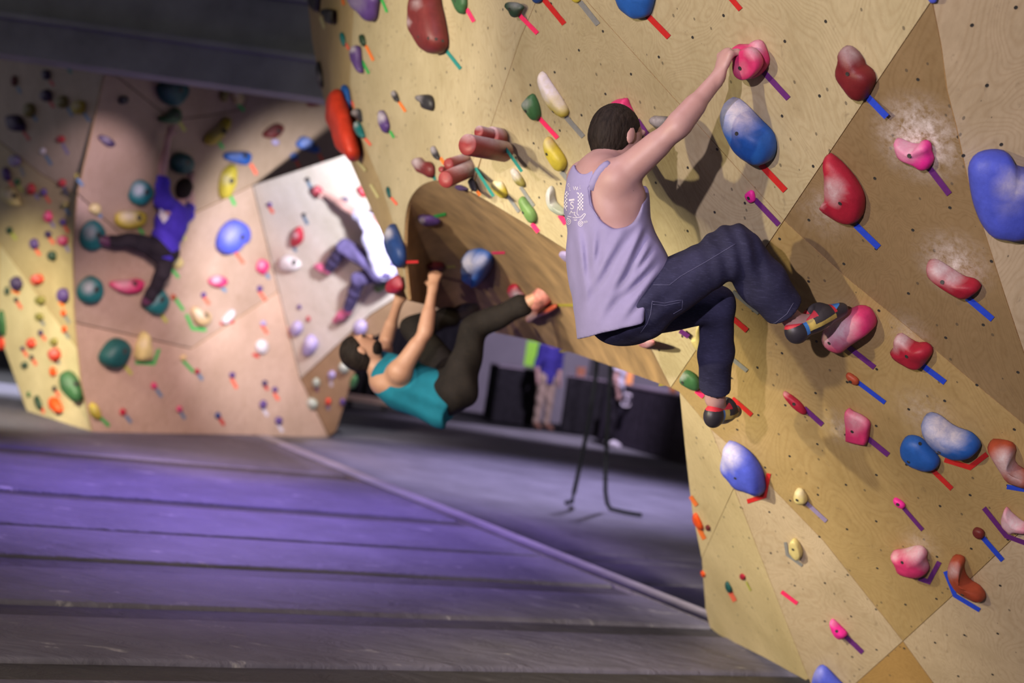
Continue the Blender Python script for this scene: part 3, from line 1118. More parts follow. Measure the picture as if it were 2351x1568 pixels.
ht('A1', 2, [(655, 810), (690, 765), (750, 722), (790, 780), (805, 860), (800, 905), (775, 930), (740, 925), (690, 870)], 'green', 'green diamond hold left of the tall chalky yellow hold',
   ([(798, 910), (940, 1065)], 'pink'), 'green diamond hold', 10, bolt=(695, 858), chalk=[(690, 800, 40, .5)])
ht('A1', 2, [(780, 610), (795, 570), (820, 560), (880, 640), (960, 740), (1020, 830), (1030, 860), (1015, 890), (985, 905), (930, 880), (880, 840), (830, 760), (800, 680)], 'yellow',
   'tall chalk-grey and yellow blade hold above the climber\'s head', ([(1002, 900), (1138, 1055)], 'grey'), 'tall chalky yellow blade hold', 11, H=.6, chalk=[(870, 650, 150, 1.3), (960, 770, 90, .9)], bolt=(905, 862))
ht('A1', 2, [(1318, 835), (1360, 785), (1430, 765), (1480, 757), (1495, 800), (1540, 900), (1560, 945), (1480, 960), (1380, 930)], 'pink', 'bright pink hold half hidden behind the climber\'s head',
   ([(1555, 925), (1642, 1052)], 'purple'), 'pink hold behind the head', 11)
ht('A1', 2, [(1635, 935), (1660, 905), (1720, 900), (1800, 903), (1840, 930), (1800, 985), (1720, 1000), (1665, 965)], 'black', 'dark grey pill hold behind the climber\'s raised arm', chalk=[(1700, 910, 80, .7)])
ht('A1', 3, [(1555, 330), (1570, 270), (1600, 258), (1650, 300), (1720, 380), (1765, 450), (1765, 500), (1740, 545), (1710, 565), (1670, 555), (1620, 490), (1580, 420)], 'yellow',
   'pear-shaped yellow hold left of the climber\'s neck', ([(1718, 565), (1785, 645)], 'grey'), 'pear-shaped yellow hold', 11, bolt=(1588, 408), chalk=[(1600, 300, 60, .35)])
ht('A1', 3, [(1080, 680), (1100, 655), (1180, 655), (1215, 700), (1235, 760), (1225, 790), (1200, 805), (1140, 770), (1095, 720)], 'yellow', 'boxy pale yellow hold right of the lower red pegs',
   ([(1238, 785), (1338, 928)], 'grey'), 'boxy pale yellow hold', 8, chalk=[(1150, 665, 60, .75)])
ht('A1', 3, [(1260, 560), (1275, 540), (1330, 570), (1385, 640), (1398, 680), (1385, 697), (1330, 690), (1295, 650)], 'olive', 'chalky olive wedge hold between the pegs and the climber',
   ([(1352, 703), (1470, 875)], 'grey'), 'chalky olive wedge hold', 8, chalk=[(1290, 570, 70, .8)])
ht('A1', 3, [(1335, 830), (1350, 795), (1385, 800), (1430, 850), (1480, 910), (1500, 960), (1490, 1010), (1445, 1033), (1400, 980), (1360, 920)], 'palegreen', 'light green peanut-shaped hold above the arch edge',
   ([(1453, 1033), (1512, 1108)], 'pink'), 'light green peanut hold', 10, bolt=(1375, 935))
ht('A1', 3, [(1580, 850), (1588, 760), (1620, 695), (1645, 705), (1655, 740), (1648, 790), (1668, 850), (1760, 915), (1770, 945), (1730, 962), (1680, 948), (1620, 915)], 'greywhite',
   'grey white crescent jug partly behind the climber\'s back', ([(1703, 955), (1758, 1035)], 'pink'), 'grey white crescent jug', 11, chalk=[(1610, 780, 100, .7)], bolt=(1592, 893), H=.35)
# pink hold in the climber's hand: a base block and a knob in front of it
o = hold('A1', 4, [(236, 312), (290, 296), (350, 290), (375, 265), (405, 258), (440, 275), (470, 350), (478, 400), (460, 440), (425, 482), (370, 512), (300, 500), (245, 440)], 'crimson', 'pink hold gripped by the lead climber\'s right hand', H=.3,
         chalk=[(400, 290, 60, .6)], rings=RINGS_FLAT)
o.color = PAL['pink'] + (1,)
kb = CROP[4]
kf = TangentFacet('k', A1.hit(1717, 145) + A1.n * 0.05, A1.n)
vs, fs, cv, _ = hold_mesh(kf, crop_px(4, [(243, 410), (270, 340), (320, 310), (375, 302), (425, 350), (442, 410), (420, 455), (370, 502), (310, 522), (260, 507), (238, 470)]), .42,
                          [(1733, 112, 22, .6), (1700, 160, 16, .3)], rings=[(0, .85), (.2, .95), (.6, 1), (.85, .96), (.97, .86), (1.0, .5)])
kn = mk('knob', vs, fs, HOLD, o, smooth=True)
kn.color = PAL['pink'] + (1,)
kn.data.attributes.new('chalk', 'FLOAT', 'POINT').data.foreach_set('value', cv)
bolt_on(kn, 1699, 157, 1.3)
tape('A1', 4, [(436, 470), (598, 646)], 'purple', 'purple tape strip below the pink hold in the climber\'s hand', 13)
ht('A1', 4, [(940, 330), (965, 305), (1000, 308), (1050, 340), (1090, 395), (1100, 430), (1140, 445), (1170, 490), (1165, 540), (1120, 610), (1080, 660), (1050, 670), (1010, 655), (960, 595), (910, 530), (898, 480), (915, 420), (935, 375)],
   srgb(126, 36, 42), 'dark red twisted hold upper right of the gripped pink hold', ([(1102, 620), (1242, 765)], 'blue'), 'dark red twisted hold', 15, bolt=(985, 485), chalk=[(1000, 330, 80, .5)], H=.45)
ht('A1', 4, [(155, 770), (165, 700), (190, 660), (225, 658), (300, 700), (400, 780), (490, 850), (518, 900), (515, 970), (490, 1030), (450, 1070), (410, 1085), (350, 1070), (270, 1020), (200, 900), (165, 830)],
   'blue', 'big blue hold with a white chalked top right of the climber\'s arm', ([(418, 1078), (578, 1248)], 'red'), 'blue hold with a chalked top', 14, bolt=(260, 875), chalk=[(270, 740, 130, 1.0)], H=.5)
ht('A1', 4, [(312, 1275), (350, 1245), (375, 1255), (382, 1300), (375, 1320), (345, 1330), (322, 1310)], 'magenta', 'tiny magenta screw-on hold with a long purple tape',
   ([(378, 1305), (536, 1472)], 'purple'), 'tiny magenta screw-on hold', 12, bolt=(338, 1298))
ht('D', 4, [(845, 1020), (860, 1003), (890, 1010), (960, 1070), (1040, 1170), (1085, 1270), (1090, 1340), (1070, 1420), (1030, 1470), (980, 1483), (920, 1470), (830, 1420), (790, 1390), (788, 1360), (830, 1320), (840, 1220), (848, 1120)],
   'crimson', 'large crimson fin-shaped hold above the climber\'s knee', ([(1038, 1472), (1190, 1620)], 'blue'), 'large crimson fin hold', 14, bolt=(937, 1332), chalk=[(890, 1240, 75, .75), (815, 1340, 25, .5)], H=.35)
ht('D', 4, [(1280, 945), (1300, 920), (1340, 932), (1400, 950), (1455, 945), (1470, 922), (1510, 913), (1538, 940), (1535, 990), (1548, 1040), (1530, 1085), (1500, 1120), (1468, 1122), (1440, 1100), (1390, 1080), (1330, 1055), (1295, 1010)],
   'magenta', 'lumpy magenta hold ringed by white chalk dust', ([(1512, 1088), (1652, 1272)], 'purple'), 'lumpy magenta hold', 14, bolt=(1390, 1020), chalk=[(1370, 950, 110, .8)], lump=.3, H=.45)
ht('G', 4, [(1775, 1100), (1800, 1030), (1850, 990), (1940, 975), (2020, 990), (2060, 1030), (2085, 1085), (2160, 1110), (2300, 1150), (2330, 1350), (2240, 1540), (2120, 1600), (2030, 1590), (1950, 1570), (1880, 1490), (1820, 1350), (1790, 1220)],
   'violetblue', 'giant blue kidney volume cut by the right frame edge', None, H=.28, chalk=[(2080, 1220, 110, .75), (2060, 1350, 60, .5)], n=44)
hold('A1', 0, [(2122, -30), (2150, -34), (2150, 0), (2143, 8), (2132, 4)], 'violetblue', 'tiny blue tip at the top frame where the creases meet', H=.3)

# ---------------------------------------------------------------- lower right of the big wall
ht('D', 5, [(460, 960), (480, 910), (560, 840), (700, 740), (770, 708), (820, 703), (860, 715), (895, 765), (912, 830), (895, 880), (830, 930), (700, 1030), (640, 1085), (590, 1097), (520, 1070), (475, 1020)],
   'pink', 'pink pill-shaped foothold under the climber\'s right shoe', ([(690, 1035), (898, 1198)], 'purple'), 'pink pill-shaped foothold', 12, bolt=(535, 1003), chalk=[(600, 880, 150, .95), (520, 960, 80, .8)], H=.55)
ht('D', 5, [(1305, 400), (1320, 360), (1360, 350), (1420, 370), (1540, 440), (1620, 480), (1700, 485), (1750, 520), (1752, 550), (1720, 590), (1650, 645), (1600, 650), (1500, 600), (1380, 520), (1310, 460)],
   'crimson', 'long red loaf-shaped sloper with a chalked upper side', ([(1638, 640), (1842, 812)], 'blue'), 'long red loaf sloper', 14, bolt=(1440, 515), chalk=[(1420, 400, 110, .95), (1520, 460, 90, .8)])
ht('D', 5, [(1005, 1090), (1030, 1065), (1055, 980), (1075, 940), (1110, 935), (1180, 980), (1240, 1005), (1310, 995), (1360, 1030), (1362, 1080), (1330, 1130), (1270, 1200), (1210, 1208), (1120, 1180), (1040, 1135)],
   'crimson', 'red saddle-shaped hold right of the pink foothold', ([(1282, 1182), (1462, 1318)], 'blue'), 'red saddle-shaped hold', 13, bolt=(1155, 1110), chalk=[(1110, 970, 75, .9), (1060, 1040, 40, .5)], lump=.25)
ht('D', 5, [(668, 1260), (690, 1240), (730, 1255), (770, 1290), (770, 1330), (735, 1340), (690, 1310)], 'rust', 'small rust coloured nub below the pink foothold',
   ([(768, 1318), (982, 1480)], 'blue'), 'small rust coloured nub', 10, bolt=(704, 1312))
ht('D', 6, [(728, 150), (740, 143), (790, 170), (840, 210), (870, 255), (880, 300), (850, 298), (800, 260), (750, 200)], 'crimson', 'slim red leaf-shaped hold right of the dangling foot',
   ([(868, 255), (992, 368)], 'purple'), 'slim red leaf-shaped hold', 11, bolt=(800, 228), chalk=[(745, 155, 22, .35)])
ht('D', 6, [(1150, 290), (1165, 253), (1200, 275), (1260, 300), (1315, 345), (1310, 410), (1290, 495), (1260, 500), (1160, 485), (1148, 470), (1155, 380)], 'pink', 'square pink slab hold with a pointed top corner',
   ([(1303, 463), (1437, 572)], 'purple'), 'square pink slab hold', 12, bolt=(1193, 414), chalk=[(1220, 330, 80, .55)], rings=RINGS_FLAT, H=.28)
ht('D', 6, [(300, 640), (325, 560), (335, 510), (355, 482), (400, 485), (470, 520), (530, 580), (575, 670), (588, 740), (585, 830), (570, 850), (530, 840), (470, 825), (420, 820), (380, 795), (350, 745), (310, 690)],
   'violetblue', 'blue teardrop hold with a white chalked tip at the lower edge', ([(485, 885), (602, 848), (630, 695)], 'red'), 'blue teardrop hold', 10, bolt=(405, 728), chalk=[(355, 570, 95, .95), (320, 650, 40, .6)], H=.42)
ht('D', 6, [(800, 850), (815, 805), (840, 793), (865, 805), (885, 850), (885, 890), (860, 905), (820, 905), (800, 880)], 'cream', 'small pale yellow nub right of the blue teardrop',
   ([(883, 893), (1018, 1018)], 'lilac'), 'small pale yellow nub', 9, bolt=(822, 875), chalk=[(840, 820, 40, .4)], H=.6)
ht('D', 6, [(1510, 560), (1520, 500), (1550, 455), (1600, 440), (1660, 455), (1720, 520), (1775, 600), (1770, 650), (1740, 675), (1690, 685), (1640, 675), (1580, 655), (1530, 610)], 'blue',
   'round blue hold tucked under the chalky blue kidney', ([(1733, 672), (1864, 800)], 'red'), 'round blue hold', 11, bolt=[(1573, 618), (1650, 495)])
ht('D', 6, [(1660, 350), (1680, 315), (1720, 300), (1780, 320), (1840, 370), (1900, 400), (1960, 410), (2010, 430), (2055, 490), (2050, 530), (2000, 580), (1920, 605), (1850, 600), (1780, 570), (1710, 510), (1670, 430)], 'blue',
   'blue kidney-shaped hold covered with white chalk on top', ([(1815, 603), (1985, 655), (2102, 565)], 'red'), 'chalky blue kidney hold', 12, bolt=(1780, 552), chalk=[(1770, 390, 130, 1.0), (1870, 440, 90, .9)], H=.5)
ht('D', 6, [(2115, 490), (2140, 470), (2200, 468), (2270, 480), (2297, 530), (2278, 600), (2282, 660), (2340, 700), (2400, 740), (2390, 800), (2300, 785), (2240, 760), (2200, 680), (2150, 580)], 'rust',
   'red curved jug with chalk at the right frame edge', ([(2235, 785), (2400, 812)], 'blue'), 'red curved jug at the right edge', 11, chalk=[(2220, 620, 90, .85), (2300, 720, 60, .6)])
ht('D', 6, [(1470, 870), (1490, 860), (1530, 880), (1550, 910), (1535, 935), (1500, 925), (1475, 900)], 'magenta', 'tiny pink oval hold below the blue pair',
   ([(1538, 928), (1667, 1077)], 'purple'), 'tiny pink oval hold', 9, H=.5, bolt=(1500, 905))
ht('D', 6, [(2190, 1040), (2210, 960), (2235, 920), (2262, 960), (2330, 1020), (2400, 1050), (2390, 1090), (2290, 1095), (2262, 1115), (2220, 1090)], 'pink', 'white and pink shell hold at the right frame edge',
   ([(2080, 928), (2230, 1117), (2400, 1180)], 'purple'), 'white and pink shell hold', 11, chalk=[(2270, 1020, 120, 1.0)])
ht('D', 6, [(2005, 1080), (2030, 1060), (2070, 1070), (2085, 1100), (2075, 1130), (2040, 1140), (2010, 1115)], 'maroon', 'small dark red ball nub near the right edge',
   ([(2073, 1128), (2207, 1282)], 'blue'), 'small dark red ball nub', 11, H=.55)
ht('D', 6, [(25, 60), (60, 10), (100, 5), (150, 40), (170, 100), (155, 135), (110, 135), (60, 110), (30, 90)], 'green', 'green hold with a chalk rim behind the dangling leg',
   ([(140, 138), (190, 180)], 'pink'), 'green hold behind the dangling leg', 11, bolt=(50, 83), chalk=[(45, 40, 30, .5)])
tape('D', 8, [(700, 305), (842, 428)], 'red', 'red tape strip between the climber\'s legs', 12)
tape('D', 8, [(712, 78), (948, 270)], 'grey', 'grey tape strip in shadow under the climber\'s knee', 10)
tape('D', 8, [(712, 685), (842, 790)], 'grey', 'grey tape strip in shadow beside the lower leg', 9)
tape('D', 8, [(238, 428), (318, 482)], 'purple', 'purple tape strip just under the seat of the jeans', 11)
tape('D', 6, [(385, 190), (515, 302)], 'red', 'red tape strip beside the dangling shoe', 10)
hold('D', 8, [(340, 510), (395, 480), (405, 375), (430, 400), (440, 560), (410, 622), (385, 615), (355, 570)], 'cream', 'pale yellow horn hold half hidden by the dangling leg', H=.4)
# foot of the wall
ht('L', 6, [(120, 980), (140, 960), (165, 1000), (185, 1060), (170, 1080), (140, 1060), (120, 1020)], 'orange', 'orange hold on the narrow wall foot by the mats',
   ([(160, 1068), (197, 1138)], 'orange'), 'orange hold on the wall foot', 10)
tape('L', 6, [(102, 850), (145, 912)], 'orange', 'orange tape on the wall foot\'s outer edge', 9)
hold('L', 6, [(205, 1050), (220, 1042), (236, 1055), (234, 1078), (220, 1084), (206, 1072)], 'maroon', 'tiny dark red hold beside the orange hold on the wall foot')
hold('L', 7, [(435, 500), (450, 490), (470, 502), (472, 522), (455, 534), (437, 524)], 'crimson', 'tiny red hold in the middle of the wall foot')
tape('L', 7, [(478, 545), (508, 605)], 'lime', 'thin yellow green tape under the tiny red hold', 4)
hold('L', 7, [(172, 478), (186, 470), (203, 495), (195, 515), (180, 512)], 'orange', 'small orange hold on the outer edge of the wall foot')
ht('L', 7, [(338, 570), (350, 540), (375, 575), (382, 605), (365, 625), (345, 605)], 'darkteal', 'small dark teal spade hold low on the wall foot', ([(368, 612), (402, 676)], 'salmon'), 'dark teal spade hold', 10)
tape('D', 7, [(716, 612), (822, 692)], 'pink', 'pink tape stub on the pale panel by its left edge', 9)
ht('D', 7, [(775, 320), (785, 262), (810, 250), (838, 280), (855, 340), (850, 375), (832, 398), (812, 398), (785, 365)], 'cream', 'flat pale yellow disc hold on the pale lower panel',
   ([(742, 278), (755, 362), (856, 436)], 'grey'), 'flat pale yellow disc', 7, bolt=(795, 328), rings=RINGS_FLAT, H=.45)
ht('D', 7, [(1450, 365), (1500, 350), (1545, 335), (1600, 310), (1660, 300), (1700, 340), (1690, 400), (1700, 480), (1640, 520), (1560, 515), (1495, 490), (1470, 420)], 'pink',
   'pink block hold with white chalked top edge near the corner', ([(1640, 522), (1708, 545), (1780, 410)], 'purple'), 'pink block hold with chalked edge', 11, bolt=(1530, 415), chalk=[(1620, 320, 100, .9), (1475, 370, 40, .7), (1690, 420, 50, .6)], H=.5)
ht('D', 7, [(1870, 375), (1900, 355), (1945, 365), (1955, 400), (1940, 450), (1945, 510), (1975, 560), (2040, 600), (2075, 660), (2065, 690), (2020, 685), (1930, 645), (1880, 590), (1850, 510), (1843, 440)], 'rust',
   'orange red crescent hold on the dark and pale panel joint', ([(1820, 475), (1885, 637), (2052, 737)], 'blue'), 'orange red crescent hold', 10, bolt=(1935, 632), chalk=[(1870, 470, 50, .55)])
ht('D', 7, [(1048, 810), (1065, 795), (1100, 830), (1150, 890), (1150, 915), (1110, 938), (1080, 925), (1060, 880)], 'magenta', 'magenta pear-shaped hold on the pale lower panel',
   ([(1148, 912), (1263, 1023)], 'purple'), 'magenta pear-shaped hold', 11, bolt=(1088, 878), chalk=[(1070, 820, 30, .3)], H=.5)
hold('D', 7, [(920, 1260), (930, 1180), (960, 1120), (1000, 1105), (1040, 1140), (1090, 1200), (1130, 1260), (1080, 1340), (980, 1340)], 'violetblue', 'blue hold rising from the bottom frame edge', H=.4, chalk=[(950, 1160, 50, .3)])

# ---------------------------------------------------------------- the dark underside of the arch
ht('B', 3, [(430, 985), (450, 960), (500, 955), (560, 965), (635, 1000), (610, 1030), (540, 1050), (470, 1050), (440, 1020)], 'purple', 'purple egg-shaped hold under the arch', ([(570, 972), (680, 945)], 'green'), 'purple egg hold under the arch', 7,
   chalk=[(460, 1010, 30, .8)], H=.5)
ht('B', 9, [(1075, 200), (1090, 130), (1150, 100), (1210, 80), (1270, 80), (1330, 120), (1325, 200), (1270, 300), (1200, 385), (1170, 375), (1090, 340), (1078, 280)], 'blue', 'blue and white boulder hold under the arch',
   ([(1315, 108), (1425, 105)], 'pink'), 'blue and white boulder hold', 6, chalk=[(1130, 190, 90, .9), (1230, 170, 60, .7)], H=.5, lump=.3)
for pts, c, l in (([(935, 222), (1042, 215)], 'olive', 'olive tape under the arch by the hanging climber\'s fist'), ([(918, 562), (1055, 552)], 'red', 'red tape under the arch behind the hanging climber\'s forearm'),
                  ([(1022, 638), (1135, 625)], 'olive', 'olive tape under the arch left of the hanging climber\'s knee'), ([(1850, 525), (1988, 525)], 'olive', 'yellow tape under the arch by the hanging climber\'s shoe'),
                  ([(1858, 897), (1938, 885)], 'olive', 'yellow tape on the low lip of the arch near the standing man')):
    tape('B', 9, pts, c, l, 6.5)
tape('B', 0, [(1512, 884), (1532, 883)], 'olive', 'short yellow tape at the arch\'s right corner', 5)
hold('B', 9, [(795, 215), (830, 185), (900, 180), (945, 200), (930, 240), (850, 250)], 'maroon', 'dark hold in the hanging climber\'s fist', H=.4)
hold('B', 9, [(1445, 400), (1470, 365), (1520, 360), (1560, 420), (1595, 470), (1560, 505), (1490, 500), (1460, 450)], 'crimson', 'red and white hold under the arch left of the hanging climber\'s shoe', chalk=[(1520, 450, 55, .9)], H=.4)
hold('B', 9, [(1590, 620), (1650, 580), (1760, 540), (1835, 515), (1850, 540), (1790, 575), (1690, 620), (1620, 665), (1585, 660)], 'rust', 'orange pink rail hold under the hanging climber\'s shoe', chalk=[(1630, 620, 60, .6)], H=.35)
hold('B', 0, [(1465, 786), (1478, 778), (1500, 780), (1504, 790), (1490, 798), (1470, 797)], 'crimson', 'pinkish hold on the arch just below the climber\'s seat', chalk=[(1485, 785, 20, .6)], H=.35)
hold('B', 0, [(1282, 585), (1296, 578), (1320, 590), (1322, 600), (1300, 602)], 'lilac', 'lilac hold on the arch edge behind the tank top', H=.35)

# ---------------------------------------------------------------- holds of the far wall
def ell(x, y, rx, ry, ang=0.0, k=9):
    rr = random.Random(int(x * 7 + y))
    ca, sa = math.cos(ang), math.sin(ang)
    out = []
    for i in range(k):
        t = 2 * math.pi * i / k
        m = rr.uniform(.88, 1.1)
        a, b = rx * m * math.cos(t), ry * m * math.sin(t)
        out.append((x + a * ca - b * sa, y + a * sa + b * ca))
    return out


